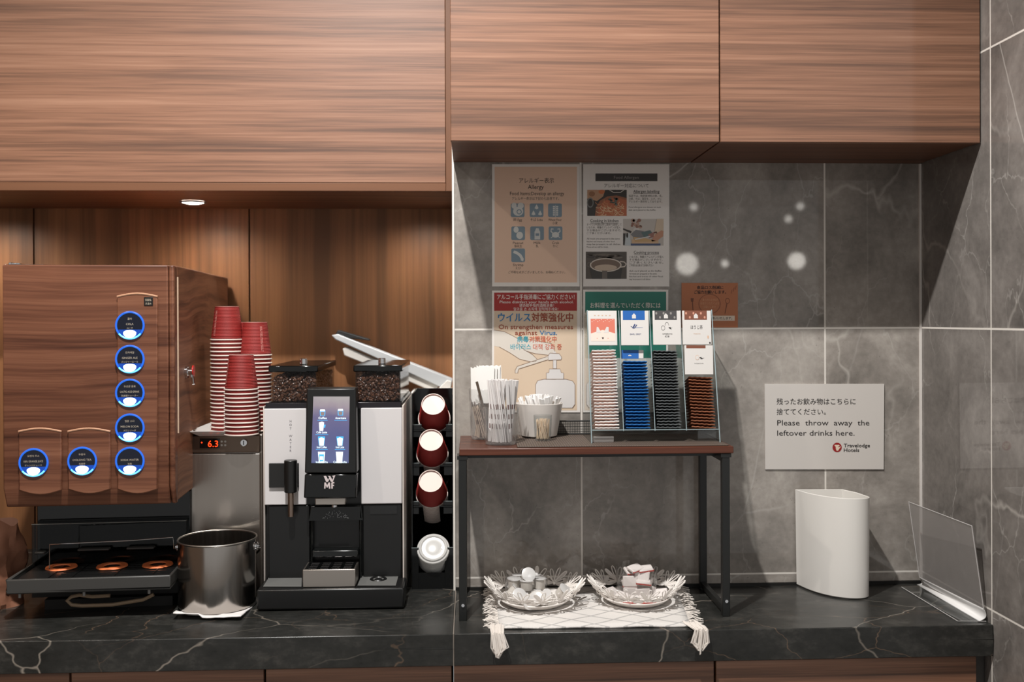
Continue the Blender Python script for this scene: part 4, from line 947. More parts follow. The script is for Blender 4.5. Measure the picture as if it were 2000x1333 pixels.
packet(1338, 1393.5, 675, 732, 'white tea packet hanging lower, directly above the brown column', art5, skew=-1)
def art6(pg, circ, tx): pg([(0.0, 0), (.78, 0), (.78, 1), (0, 1)], PKB); house(pg, PKW, .38, .3)
packet(1213.5, 1257, 684, 701, 'small blue-fronted tea packet standing behind the top of the blue column', art6, .012)

# ---- glasses and bowl with stirrers, napkins and picks
def tumbler(name, label, px0, px1, pyb, pyt, Y, taper=.9, m=GLASS, th=.0012, cat='glass', n=28, zb=None):
    b = (zb if zb is not None else ztb)
    c = onpl((px0+px1)/2, pyb, (0, 0, b), Vector((0, 0, 1))) if Y is None else Vector((px_x((px0+px1)/2, pyb, Y), Y, b))
    r = (px1-px0)/2*(c.y-CY)/FPX; c.y += (r*taper if Y is None else 0)
    hgt = at((px0+px1)/2, pyt, c.y-r).z-b
    t = thing(name, label, cat, (c.x, c.y, b+.0003))
    MB().lathe([(.0003, 0), (r*taper-.002, 0), (r*taper, .002), (r, hgt-.001), (r-.0006, hgt), (r-th, hgt-.001), (r*taper-th, .004), (.0003, .0035)], n).obj('vessel', m, t, local=True)
    return t, c, r*taper, r, hgt
def sticks(c, rb, rt, zb, cnt, ln, w, th, name, label, group, cat, build, seed, spread=.75, ring=True):
    rr = random.Random(seed); pr = None
    for i in range(cnt):
        a = 2*math.pi*(i+rr.random()*.6)/cnt*2.4; q = math.sqrt(rr.random())*spread
        p0 = Vector((c.x+rb*.80*q*math.cos(a+.9), c.y+rb*.80*q*math.sin(a+.9), zb)); p1 = Vector((c.x+(rt-.006)*q*math.cos(a), c.y+(rt-.006)*q*math.sin(a), zb+ln))
        d = (p1-p0).normalized(); rot = d.to_track_quat('Z', 'Y').to_euler(); rot.rotate_axis('Z', rr.uniform(-.6, .6))
        if pr is None: pr = build(name, label, group); o = pr; o.location = p0; o.rotation_euler = rot
        else: o = dup(pr, p0, rot)
        o.scale = (1, 1, 1)
    return pr
STW = mat('wrapper_white', (226, 222, 220), .4); STP = mat('wrapper_print', (120, 96, 92), .5)
# napkin sachets with a zigzag top, standing in the rear glass
t, c, rb, rt, hg = tumbler('plastic_tumbler', 'clear tumbler of coffee stirrers behind, below the zigzag-edged white sachets', 916, 978, 861, 762, None, .88, PLAST)
def zig(name, label, group):
    t = thing(name, label, 'sachet', (0, 0, 0), group=group); w_, h_ = .021, .088; pts = [(-w_, 0), (w_, 0)]
    n = 8
    for i in range(n+1): pts.append((w_-2*w_*i/n, h_-(.0035 if i % 2 else 0)))
    MB().prism(pts, -.0011, .0011).obj('sachet_body', mat('bright_white_paper', (244, 242, 238), .6), t, local=True); return t
pr = None
for i in range(7):
    x = c.x-.006+(i % 4)*.007-.010*(i > 3)+.006; loc = (x, c.y-.014+i*.0055, ztb+hg*.72-.004*(i > 3)); lab = 'bright white zigzag-topped sachet standing in the rear tumbler, %s from the front' % ordinal(i)
    rot = (R.uniform(-.03, .03), R.uniform(-.05, .05), R.uniform(-.10, .10))
    if pr is None: pr = zig('paper_sachet', lab, 'zigzag-topped white sachets'); pr.location = loc; pr.rotation_euler = rot
    else: dup(pr, loc, rot, lab)
def straw(w_, d_, ln, mw, prn):
    def f(name, label, group):
        t = thing(name, label, 'stick', (0, 0, 0), group=group); MB().box(-w_, w_, -d_, d_, 0, ln).obj('wrapper', mw, t, local=True, bevel=.0004)
        if prn:
            m_ = MB(); m_.flat = True
            for k in range(3):
                for s_ in (-1, 1): m_.poly([(-w_*.5, s_*(d_+.0002), .03+k*.022), (w_*.5, s_*(d_+.0002), .03+k*.022), (w_*.5, s_*(d_+.0002), .041+k*.022), (-w_*.5, s_*(d_+.0002), .041+k*.022)])
            m_.obj('wrapper_print', prn, t, local=True)
        return t
    return f
BRS = mat('brown_wood_stick', (120, 96, 72), .6)
sticks(c, rb, rt, ztb+.005, 26, .072, .002, .001, 'coffee_stirrer', 'short pale wooden stirrer in the rear tumbler', 'stirrers in the rear tumbler', 'stirrer', straw(.0022, .0009, .074, mat('pale_stirrer', (196, 176, 158), .6), STP), 3, .95)
p0 = at(945, 800, c.y-rt+.006); p1 = at(931, 746, c.y-rt+.002)
t2 = thing('wooden_stirrer', 'single dark brown stirrer leaning out of the rear tumbler', 'stirrer', p0[:]); MB().tube([p0, p1], .0032, 6).obj('stick', mat('dark_stirrer', (92, 78, 66), .6), t2)
# front cup of wrapped straws
t, c, rb, rt, hg = tumbler('plastic_cup', 'clear plastic cup packed with wrapped white stirrers at the table front', 943, 1016, 872, 800, None, .86, PLAST)
sticks(c, rb, rt*1.12, ztb+.006, 44, .138, .003, .0012, 'wrapped_stirrer', 'white paper wrapped stirrer in the front plastic cup', 'wrapped stirrers in the front cup', 'stirrer', straw(.0036, .0013, .140, STW, STP), 9, .95)
# white bowl of sugar sticks
cb = onpl(1058, 860, (0, 0, ztb), Vector((0, 0, 1))); yb0 = cb.y+.040
xa_ = px_x(1053, 860, yb0); rb_ = (1088-1018)/2*(yb0-CY)/FPX; rt_ = (1101-1008)/2*(yb0-CY)/FPX; hb_ = at(1058, 791, yb0-rt_).z-ZM_
t = thing('white_bowl', 'deep white bowl filled with white sugar sticks', 'bowl', (xa_, yb0, ZM_))
MB().lathe([(.0004, 0), (rb_*.8, 0), (rb_, .004), (rt_, hb_-.001), (rt_-.0012, hb_), (rt_-.003, hb_-.002), (rb_-.003, .008), (.0004, .006)], 48).obj('bowl_body', mat('bowl_white', (216, 210, 204), .28), t, local=True)
sticks(Vector((xa_, yb0, 0)), rb_*.9, rt_*1.08, ZM_+.010, 46, .088, .003, .001, 'sugar_stick', 'slim white sugar stick standing in the white bowl', 'sugar sticks in the white bowl', 'stick', straw(.0038, .0012, .090, mat('sugar_paper', (240, 238, 236), .5), None), 21, .98)
# toothpicks
t, c, rb, rt, hg = tumbler('toothpick_glass', 'tiny clear glass of wooden toothpicks in front of the white bowl', 1043, 1080, 863, 813, None, .86, GLASS, .001, zb=ZM_)
def pick(name, label, group):
    t = thing(name, label, 'toothpick', (0, 0, 0), group=group); MB().tube([(0, 0, 0), (0, 0, .003), (0, 0, .044), (0, 0, .047)], [.0002, .0009, .0009, .0002], 6).obj('stick', mat('pale_wood', (220, 196, 168), .6), t, local=True); return t
sticks(c, rb*1.1, rt*1.05, ZM_+.004, 40, .047, .001, .001, 'toothpick', 'pale wooden toothpick in the tiny glass', 'toothpicks in the glass', 'toothpick', pick, 5, .95)

# ================================================================== RUNNER, BOWLS AND THEIR CONTENTS
k = NT('white_knit'); v = k.coord()
def hexline(k, v, sx, sy):
    s_ = k.n('ShaderNodeSeparateXYZ'); k.l(v, s_.inputs[0])
    x = k.math('MULTIPLY', s_.outputs[0], sx); y = k.math('MULTIPLY', s_.outputs[1], sy)
    a = k.math('PINGPONG', k.math('ADD', x, y), .5); b = k.math('PINGPONG', k.math('SUBTRACT', x, y), .5)
    return k.math('LESS_THAN', k.math('MINIMUM', a, b), .05)
hl = hexline(k, v, 11, 17)
c = k.mix(hl, rgb(222, 218, 214), rgb(176, 174, 172)); nz = k.noise(v, 300, 2)
k.l(k.mix(k.math('MULTIPLY', nz.outputs['Fac'], .25), c, rgb(190, 180, 172)), k.p.inputs['Base Color']); k.p.inputs['Roughness'].default_value = .9
bp = k.n('ShaderNodeBump'); bp.inputs['Strength'].default_value = .5; bp.inputs['Distance'].default_value = .002; k.l(nz.outputs['Fac'], bp.inputs['Height']); k.l(bp.outputs[0], k.p.inputs['Normal'])
KNIT = k.m; YARN = mat('white_yarn', (226, 218, 210), .9)
fl, fr, bl_, br_ = on(975, 1231), on(1349, 1226), on(966, 1146), on(1318, 1148)
rn = thing('table_runner', 'white knitted runner with fringes and tassels under the two lace bowls', 'runner', ((fl.x+fr.x)/2, -.18, CT))
mb = MB(); n, m = 24, 10; vs = []
for j in range(m+1):
    for i in range(n+1):
        u, v_ = i/n, j/m; p = fl*(1-u)*(1-v_)+fr*u*(1-v_)+br_*u*v_+bl_*(1-u)*v_
        vs.append((p.x, p.y, CT+.0028+.0010*math.sin(u*19+v_*5)))
mb.add(vs, [(j*(n+1)+i, j*(n+1)+i+1, (j+1)*(n+1)+i+1, (j+1)*(n+1)+i) for j in range(m) for i in range(n)], True); mb.obj('knit_panel', KNIT, rn, solid=.004)
for side, (p, q, sg) in {'l': (fl, bl_, -1), 'r': (fr, br_, 1)}.items():
    mb = MB()
    for i in range(70):
        u = (i+R.random())/70; a = p*(1-u)+q*u; a = Vector((a.x, a.y, CT+.003)); L_ = R.uniform(.018, .034)
        b = a+Vector((sg*L_*.5, R.uniform(-.006, .006), R.uniform(.0005, .004))); c = a+Vector((sg*L_, R.uniform(-.010, .010), -.0010)); c.z = CT+.0012
        mb.tube([a, b, c], .0011, 5)
    o = mb.obj('fringe', YARN, rn); 
    # tassel hanging over the worktop edge
    mb = MB(); k0 = Vector((p.x+sg*.004, p.y+.006, CT+.005)); edge = Vector((p.x+sg*(-.0 if sg < 0 else .012), -.345, CT+.002)); LT = .055 if sg < 0 else .050
    for i in range(46):
        sp = R.uniform(-1, 1); e1 = edge+Vector((sp*.014+sg*.004, R.uniform(-.006, .0), R.uniform(0, .004))); 
        e2 = e1+Vector((sp*.004-sg*.004, -.003+R.uniform(-.004, 0), -LT*.5)); e3 = e1+Vector((-sp*.007+(-sg*.004 if sg > 0 else .0), -.003+R.uniform(-.004, 0), -LT*R.uniform(.72, 1.0)*(1-.25*abs(sp))))
        mb.tube([k0+Vector((sp*.016, R.uniform(0, .02), R.uniform(-.001, .002))), e1, e2+Vector((R.uniform(-.003, .003), 0, 0)), e3], .0013, 5)
    mb.obj('tassel', YARN, rn)
WLACE = mat('white_lace_metal', (236, 230, 224), .4)
def lacebowl(label, px0, px1, py_base):
    b = on((px0+px1)/2, py_base); r = .113; cy = b.y+.062; cx = px_x((px0+px1)/2, 1170, cy); r = (px1-px0)/2*(cy-CY)/FPX
    t = thing('lace_bowl', label, 'bowl', (cx, cy, CT+.0062), group='white flower-rim bowls'); H_ = .050
    rim = lambda s_: (r*(.50+.50*s_), H_*(s_**1.5))
    prof = [(.0006, .0012)] + [(r*.46*i/5, .0012) for i in range(1, 6)] + [rim(s_/8*.42) for s_ in range(1, 9)]
    mb = MB(); mb.lathe(prof, 56); mb.obj('dish', WLACE, t, local=True, solid=.0022)
    NF = 13
    for i in range(NF):
        a0 = 2*math.pi*i/NF; mb = MB(); fr_ = 2*math.pi*r/NF*.52
        # local frame of a flower on the flaring side
        pr_, pz_ = rim(.42); qr_, qz_ = rim(1.0); e_r = Vector((math.cos(a0), math.sin(a0), 0)); e_t = Vector((-math.sin(a0), math.cos(a0), 0))
        root = e_r*(pr_+.3*(qr_-pr_))+Vector((0, 0, pz_+.3*(qz_-pz_))); up_ = (e_r*(qr_-pr_)+Vector((0, 0, qz_-pz_))).normalized(); Lg = math.hypot(qr_-pr_, qz_-pz_)*.74
        for kk in range(7):
            an = math.radians(-96+32*kk); dr = up_*math.cos(an)+e_t*math.sin(an); sd = up_*(-math.sin(an))+e_t*math.cos(an); ln = Lg*(1.0 if abs(an) < .7 else .78); wd = .0052
            lp_ = [root+dr*(.004+ln*.5*(1-math.cos(tt)))+sd*wd*math.sin(tt)*(.45+.55*(1-math.cos(tt))/2) for tt in [2*math.pi*q/14 for q in range(14)]]
            mb.tube(lp_, .0013, 5, True)
            if kk in (0, 6) or (i*3+kk) % 4 == 0: mb.poly([p_ for p_ in lp_])
        mb.ell(root, .004, .004, .004, 8, 5)
        mb.obj('flower', WLACE, t, local=True)
    return t, cx, cy, r
jarG = clear('thin_glass', (.97, .97, .97), .05)
def jar(label, cx, cy, px0, px1, py0, zb):
    r = (px1-px0)/2*(cy-CY)/FPX; x = px_x((px0+px1)/2, 1150, cy); h_ = at((px0+px1)/2, py0, cy).z-zb
    t = thing('glass_jar', label, 'jar', (x, cy, zb)); MB().lathe([(.0004, 0), (r*.86, 0), (r*.97, .006), (r, h_*.7), (r*.97, h_), (r*.97-.0012, h_), (r-.0014, h_*.7), (r*.86, .003), (.0004, .0025)], 36).obj('jar_wall', jarG, t, local=True); return x, r, h_
CRM = mat('creamer_cup', (206, 200, 192), .4); FOIL = mat('creamer_foil', (226, 224, 222), .28, .25)
def creamer(name, label, group):
    t = thing(name, label, 'creamer', (0, 0, 0), group=group)
    MB().lathe([(.0004, 0), (.0095, 0), (.0105, .001), (.0122, .017), (.0122, .0185)], 22).obj('tub', CRM, t, local=True)
    mb = MB(); mb.lathe([(.0122, .0182), (.0138, .0187), (.0140, .0195), (.0128, .0200), (.0003, .0203)], 22); mb.add([(.012, -.003, .0192), (.0185, -.002, .0186), (.0185, .002, .0186), (.012, .003, .0192)], [(0, 1, 2, 3)]); mb.obj('foil_lid', FOIL, t, local=True); return t
_, cx, cy, r = lacebowl('white flower-rim bowl with a jar of creamer pods, nearer the coffee machine', 947, 1141, 1199)
zb = CT+.0062+.0025
jx, jr, jh = jar('clear glass jar of creamer pods in the left flower-rim bowl', cx, cy+.020, 986, 1070, 1117, zb)
pr = None; spots = []
for lv, (nn_, rad, off) in enumerate(((5, .62, .3), (5, .62, .9))):
    for i in range(nn_): a = 2*math.pi*i/nn_+off; spots.append((jx+jr*rad*math.cos(a), cy+.020+jr*rad*math.sin(a), zb+.004+lv*.0242, (R.uniform(-.08, .08), R.uniform(-.08, .08), R.uniform(0, 6)), 1))
spots.append((jx, cy+.02, zb+.004, (0, 0, 1), 1)); spots.append((jx+.0, cy+.012, zb+.054, (1.1, 0, .2), 1))
for (px, py, rx, rz) in ((1005, 1176, .9, .4), (1030, 1184, 1.2, 2.0), (1058, 1184, 1.1, -.5), (1085, 1178, 1.0, -.9), (1100, 1168, .8, 1.0), (975, 1170, .8, 1.6), (1015, 1190, 1.5, .3), (1045, 1192, 1.3, 2.6), (1075, 1190, 1.2, -1.4)):
    p = onpl(px, py, (0, 0, zb+.012), Vector((0, 0, 1))); d_ = math.hypot(p.x-cx, p.y-cy)
    if d_ > r*.50: p.x = cx+(p.x-cx)*r*.50/d_; p.y = cy+(p.y-cy)*r*.50/d_
    spots.append((p.x, p.y, zb+.017, (rx, 0, rz), 0))
for i, (x, y, z, rot, inj) in enumerate(spots):
    lab, grp = ('white creamer pod with foil lid packed in the glass jar', 'creamer pods in the glass jar') if inj else ('white creamer pod lying loose in the left flower-rim bowl', 'loose creamer pods in the bowl')
    if pr is None: pr = creamer('creamer_pod', lab, grp); pr.scale = (1.16,)*3; pr.location = (x, y, z); pr.rotation_euler = rot
    else: dup(pr, (x, y, z), rot, lab, grp)
_, cx, cy, r = lacebowl('white flower-rim bowl of red-striped sachets, nearer the white bin', 1149, 1336, 1195)
jx, jr, jh = jar('clear glass jar of red-striped sachets in the right flower-rim bowl', cx, cy+.020, 1203, 1284, 1104, zb)
SAW = mat('sachet_white', (218, 210, 206), .4); SAR = mat('sachet_red', (186, 56, 44), .45)
def sachet(name, label, group):
    t = thing(name, label, 'sachet', (0, 0, 0), group=group)
    MB().box(-.015, .015, -.011, .011, -.0035, .0035).obj('packet_body', SAW, t, local=True, bevel=.0022)
    MB().box(-.0152, .0152, -.0113, -.0090, -.0016, .0016).obj('red_end', SAR, t, local=True); return t
pr = None; spots = []
for i, (dx, dy, dz, rx, ry, rz) in enumerate(((-.020, -.022, .016, 1.45, .05, .15), (.012, -.026, .014, 1.5, -.1, -.2), (.030, -.012, .016, 1.4, 0, -.7), (-.020, -.018, .041, 1.35, .05, .1), (.014, -.020, .040, .25, .1, -.1), (.012, -.012, .052, 1.3, .1, -.15), (-.012, .010, .058, .5, .15, .5), (.006, .014, .030, 1.2, 0, .6), (-.024, .016, .028, 1.3, 0, 1.0), (.028, .012, .034, 1.3, 0, -1.0), (.004, .0, .012, .2, 0, .3), (-.004, -.004, .068, .35, -.12, .6), (.022, -.002, .066, .3, -.1, .1))):
    spots.append((jx+dx*.9, cy+.02+dy*.9, zb+dz, (rx, ry, rz), 1))
for (px, py, rx, rz) in ((1190, 1160, .5, .9), (1215, 1170, .4, -.9), (1240, 1180, .3, .1), (1268, 1178, .5, .5), (1290, 1165, .9, -.4), (1200, 1182, .6, .5), (1225, 1187, .4, -.3), (1260, 1188, .4, .4), (1180, 1172, .5, 1.2)):
    p = onpl(px, py, (0, 0, zb+.010), Vector((0, 0, 1))); d_ = math.hypot(p.x-cx, p.y-cy)
    if d_ > r*.50: p.x = cx+(p.x-cx)*r*.50/d_; p.y = cy+(p.y-cy)*r*.50/d_
    spots.append((p.x, p.y, zb+.015, (rx, R.uniform(-.2, .2), rz), 0))
for (x, y, z, rot, inj) in spots:
    lab, grp = ('white sachet with a red end packed in the right glass jar', 'red-striped sachets in the jar') if inj else ('white sachet with a red end lying loose in the right flower-rim bowl', 'loose sachets in the bowl')
    if pr is None: pr = sachet('sweetener_sachet', lab, grp); pr.scale = (1.14, 1.14, 1.0); pr.location = (x, y, z); pr.rotation_euler = rot
    else: dup(pr, (x, y, z), rot, lab, grp)

# ================================================================== BIN AND ACRYLIC STAND AT THE RIGHT
A_ = on(1553, 1142); B_ = on(1697, 1167); F_ = on(1640, 1172)
t = thing('waste_bin', 'white half-round waste bin standing under the leftover drinks notice', 'bin', ((A_.x+B_.x)/2, -.06, CT))
zt1 = at(1549, 955, A_.y).z
def outline(k, off=0):
    pa, pb, pf = [Vector((q.x, q.y)) for q in (A_, B_, F_)]
    bk_ = Vector((pb.x-.024, -.012)); cn = (pa+pb+pf+bk_)/4
    pts = [pa, bk_, bk_+(pb-bk_)*.5+Vector((.006, .006)), pb]
    c1 = Vector((pb.x-.012, pf.y-.022)); c2 = Vector((pa.x+.018, pf.y-.020))
    for i in range(1, 26):
        u = i/26; pts.append(pb*(1-u)**3+c1*3*u*(1-u)**2+c2*3*u*u*(1-u)+pa*u**3)
    out = []
    for p in pts:
        d = p-cn; out.append(cn+d*(k-off/d.length))
    return out
def ring3(k, z, off=0): return [(min(p.x, 9), min(p.y, -.006), z) for p in outline(k, off)]
rings = [ring3(.99, CT+.0005, .004), ring3(1.0, CT+.004), ring3(1.035, zt1-.001), ring3(1.035, zt1, .0012), ring3(1.035, zt1-.001, .003), ring3(1.0, CT+.006, .003)]
n = len(rings[0]); mb = MB(); vs = [p for r_ in rings for p in r_]
mb.add(vs, [(j*n+i, j*n+(i+1) % n, (j+1)*n+(i+1) % n, (j+1)*n+i) for j in range(5) for i in range(n)], True); mb.add(rings[0], [tuple(range(n-1, -1, -1))]); mb.add(rings[5], [tuple(range(n))])
mb.obj('bin_body', mat('bin_white', (226, 222, 216), .24), t, ang=30)

p_tl, p_tr, p_bl, p_br = at(1775, 981, -.052), at(1898, 1028, -.312), at(1796, 1128, -.052), at(1921, 1190, -.316)
t = thing('acrylic_sign_holder', 'empty clear acrylic sign holder leaning beside the right tile wall', 'sign holder', (p_bl.x, -.18, CT))
def quadslab(q, d): m_ = MB(); m_.extr(q, d); return m_
quadslab([p_bl, p_br, p_tr, p_tl], (.0022, 0, 0)).obj('upright_panel', FROST, t)
m_ = MB(); 
for a_, b_ in ((p_tl, p_tr), (p_tr, p_br), (p_tl, p_bl)): m_.tube([a_, b_], .0009, 5)
m_.obj('panel_edge', mat('bright_acrylic_edge', (196, 192, 190), .2), t)
# acrylic bend between panel and base, its reflected light painted as white
m_ = MB(); n = 10; vs = []
q0a, q0b = p_bl, p_br; q1a, q1b = on(1791, 1143, .002), on(1912, 1214, .002)
for i in range(n+1):
    u = i/n; bul = Vector((.010*math.sin(math.pi*u), 0, -.004*math.sin(math.pi*u)))
    for (s_, e_) in ((q0a, q1a), (q0b, q1b)): vs.append(s_*(1-u)+e_*u+bul)
m_.add(vs, [(2*i, 2*i+1, 2*i+3, 2*i+2) for i in range(n)], True); m_.obj('curved_foot', mat('bend_reflection', (226, 224, 222), .5), t, solid=.0015)
b4 = [on(1761, 1149), on(1871, 1216), on(1926, 1216), on(1800, 1146)]
b4[2].x = min(b4[2].x, -.004); b4[3].x = min(b4[3].x, -.006)
quadslab(b4, (0, 0, .003)).obj('base_plate', ACRYL, t)
m_ = MB(); m_.tube([b4[0]+Vector((0, 0, .002)), b4[1]+Vector((0, 0, .002)), b4[2]+Vector((0, 0, .002))], .0009, 5); m_.obj('base_edge', MATS['bright_acrylic_edge'], t)

# ================================================================== NOTICES ON THE TILED WALL
def sheet(name, label, x0, y0, x1, y1, m=WHITE, cat='poster', th=.0012, sk=(0, 0, 0, 0)):
    q = [at(x0+sk[3], y1, -.0005), at(x1+sk[2], y1, -.0005), at(x1+sk[1], y0, -.0005), at(x0+sk[0], y0, -.0005)]
    t = thing(name, label, cat, ((q[0]+q[2])/2)[:]); m_ = MB(); m_.extr(q, (0, -th, 0)); m_.obj('sheet', m, t); return t
LAM = mat('laminated_white', (226, 220, 214), .3)
YP_ = -.0019
# 1 allergy poster
t = sheet('allergy_poster', 'peach allergy poster with seven grey-blue food icons', 961, 321, 1132, 560, LAM)
f = Flat(YP_); PEACH = mat('peach_print', (222, 188, 164), .5); DKP = mat('brown_black_print', (54, 44, 40), .5); ICB = mat('grey_blue_print', (122, 140, 152), .5); ICL = mat('icon_pale_print', (206, 206, 202), .5)
f.rect(966, 326, 1127, 552, PEACH, 0); f.obj('coloured_area', None, t)
f = Flat(YP_); f.text('アレルギー表示', 1014, 1082, 353, 11, DKP, .004, 1); f.text('Allergy', 1031, 1062, 365, 12, DKP, .02, 1); f.text('Food Items:Develop an allergy', 996, 1102, 378, 10, DKP, .004, 1)
f.text('アレルギー表示は下記の七品目です。', 1000, 1092, 388, 6.5, DKP, 0, 1)
ic = [(1011, 411, '卵 Egg', None), (1048, 411, 'そば Soba', None), (1084, 411, 'Wheat Flour', '小麦'), (1012, 456, 'Peanut', '落花生'), (1049, 456, 'Milk', '乳'), (1085, 456, 'Crab', 'かに'), (1012, 499, 'Shrimp', 'えび')]
for x, y, a, b in ic:
    w_ = min(26, len(a)*3.4); f.text(a, x-w_/2, x+w_/2, y+18.5, 7, DKP, 0, 1)
    if b: f.text(b, x-len(b)*2.6, x+len(b)*2.6, y+25, 6, DKP, 0, 1)
f.text('ご不明な点がございましたら、お尋ねください。', 993, 1104, 532, 6, DKP, 0, 1); f.obj('lettering', None, t)
f = Flat(YP_)
def rr_(x, y, s_, m, k): 
    c_ = 3; pts = []
    for (sx, sy, a0) in ((1, -1, 0), (-1, -1, 90), (-1, 1, 180), (1, 1, 270)):
        for i in range(4): a = math.radians(a0+30*i); pts.append((x+sx*(s_-c_)+c_*math.cos(a), y+sy*(s_-c_)-c_*math.sin(a)))
    f.pg(pts, m, k)
def icon(i):
    global f
    f = Flat(YP_); rr_(ic[i][0], ic[i][1], 13.4, ICB, 1); return f
icon(0); f.elli(1004, 402, 5, 6, ICL, 2); f.elli(1017, 402, 6, 6, ICL, 2); f.elli(1012, 413, 10, 9, ICL, 3); f.elli(1014, 414, 5, 5, ICB, 4); f.elli(1014, 414, 3.3, 3.3, ICL, 5); f.obj('food_icon', None, t)
icon(1)
for (x, y) in ((1048, 404), (1042, 416), (1055, 416)): f.pg([(x-4, y+3), (x, y-5), (x+4, y+3), (x, y+5)], ICL, 2)
f.obj('food_icon', None, t)
icon(2); f.line([(1085, 424), (1085, 401)], 1, ICL, 2)
for i in range(5):
    for s_ in (-1, 1): f.elli(1085+s_*3.2, 404+i*4, 2.2, 1.7, ICL, 3, 10)
f.obj('food_icon', None, t)
icon(3); f.elli(1008, 449, 5, 6, ICL, 2); f.elli(1015, 460, 6.5, 7, ICL, 3); f.obj('food_icon', None, t)
icon(4); f.rect(1044, 452, 1055, 468, ICL, 2); f.pg([(1045, 452), (1054, 452), (1052, 446), (1047, 446)], ICL, 3); f.rect(1046, 456, 1053, 461, ICB, 3); f.obj('food_icon', None, t)
icon(5); f.elli(1085, 459, 7, 5.5, ICL, 2)
for s_ in (-1, 1): f.line([(1085+s_*5, 456), (1085+s_*9, 452), (1085+s_*8, 447), (1085+s_*4, 448)], 2.2, ICL, 3); f.line([(1085+s_*5, 462), (1085+s_*9, 465)], 1.4, ICL, 3)
f.obj('food_icon', None, t)
icon(6); f.line([(1003, 492), (1009, 494), (1016, 499), (1020, 506)], 5.5, ICL, 2); f.pg([(1017, 505), (1023, 505), (1022, 511), (1017, 509)], ICL, 3); f.obj('food_icon', None, t)

# 2 food allergen poster
t = sheet('food_allergen_poster', 'white food allergen poster with three kitchen photographs', 1139, 321, 1307, 560, LAM)
f = Flat(YP_); CHR = mat('charcoal_print', (56, 52, 50), .5); GRP = mat('grey_text_print', (96, 88, 82), .5)
f.rect(1163, 339, 1284, 354, CHR, 0); f.obj('heading_bar', None, t)
f = Flat(YP_); f.text('Food Allergen', 1199, 1247, 346.5, 8, mat('pale_text', (150, 144, 140), .5), 0, 2); f.text('アレルギー対応について', 1180, 1267, 363, 9, GRP, 0, 1)
f.text('Allergen labelling', 1237, 1288, 374, 8, DKP, .015, 1); f.text('Cooking in kitchen', 1153, 1208, 431, 8.5, DKP, .006, 1); f.text('Cooking process', 1238, 1287, 493, 8.5, DKP, .006, 1)
for x0, x1, y in ((1237, 1288, 378), (1153, 1208, 436), (1238, 1287, 498)): f.line([(x0, y), (x1, y)], .7, DKP, 1)
JP = ['当店では、特定原材料の卵、乳、', '小麦、そば、落花生、えび、かに', 'アレルギー表示をしております。', 'すべての料理は同じ厨房で調理して', 'いるため、微量のアレルゲンが混入', 'する場合がございますので、', 'ご了承くださいませ。', 'ご不明な点は係までお尋ね下さい']
EN = ['Food allergens are shown on each', 'dish card placed at the buffet.', 'All meals are prepared in the same', 'kitchen and traces of other food', 'may be present in all dishes.', 'Please ask our staff for details.']
f.obj('lettering', None, t)
for blk, (x0, x1, y0, js, es) in enumerate(((1228, 1294, 383, JP[0:3], EN[0:2]), (1146, 1214, 439, JP[3:7], EN[2:6]), (1229, 1296, 502, JP[4:8], EN[1:5]))):
    f = Flat(YP_)
    for i, s_ in enumerate(js): f.text(s_, x0, x0+(x1-x0)*(1, .97, .99, .7)[i], y0+i*5.6, 5, GRP, 0, 1)
    for i, s_ in enumerate(es): f.text(s_, x0, x0+(x1-x0)*(.95, .8, .98, .62)[i], y0+len(js)*5.6+5+i*5.4, 4.6, GRP, 0, 1)
    f.obj('text_block', None, t)
def photo(x0, y0, x1, y1): f = Flat(YP_); return f
PM = lambda n_, c: mat('photo_'+n_, c, .45)
f = Flat(YP_); x0, y0, x1, y1 = 1147, 371, 1224, 422
f.rect(x0, y0, x1, y1, PM('dark', (52, 44, 38)), 0); f.pg([(1147, 371), (1182, 371), (1178, 384), (1166, 393), (1147, 388)], PM('bread', (184, 142, 110)), 1); f.elli(1156, 379, 6, 5, PM('toast', (150, 104, 70)), 2); f.elli(1175, 375, 6, 4, PM('orange', (196, 110, 62)), 2)
f.elli(1153, 396, 6.5, 10, PM('grey', (120, 120, 116)), 2); f.elli(1153, 396, 4.5, 7.5, PM('dark', (0, 0, 0)), 3)
f.pg([(1162+0, 422), (1164, 405), (1172, 392), (1186, 384), (1204, 382), (1224, 387), (1224, 422)], PM('platerim', (150, 92, 62)), 2); f.pg([(1168, 422), (1169, 408), (1177, 395), (1190, 388), (1206, 386), (1224, 391), (1224, 422)], PM('sauce', (182, 100, 62)), 3)
rq = random.Random(3)
for i in range(46):
    x, y = rq.uniform(1173, 1220), rq.uniform(397, 419); a = rq.uniform(0, 3.1); pts = [(min(1223, x+j*3*math.cos(a+.35*j)), min(421, y+j*2.4*math.sin(a+.35*j))) for j in range(5)]
    f.line(pts, 1.1, PM('pasta', (224, 190, 150)) if i % 2 else PM('pasta2', (204, 140, 96)), 4+(i % 3))
for i in range(14): f.elli(rq.uniform(1188, 1206), rq.uniform(386, 400), rq.uniform(1.5, 3.6), rq.uniform(1, 2.4), PM('herb', (66, 74, 66)) if i % 2 else PM('herb2', (96, 106, 98)), 8, 8)
f.line([(1190, 371), (1198, 376), (1212, 376), (1219, 371)], 1.4, PM('rim', (206, 196, 186)), 2)
f.obj('pasta_photograph', None, t)
f = Flat(YP_); f.rect(1217, 428, 1296, 480, PM('wall', (190, 182, 174)), 0)
for i in range(16): f.elli(rq.uniform(1234, 1252), rq.uniform(430, 445), rq.uniform(2, 4), rq.uniform(2, 4), (PM('flower', (142, 100, 84)), PM('flower2', (176, 140, 122)))[i % 2], 1+i % 3, 9)
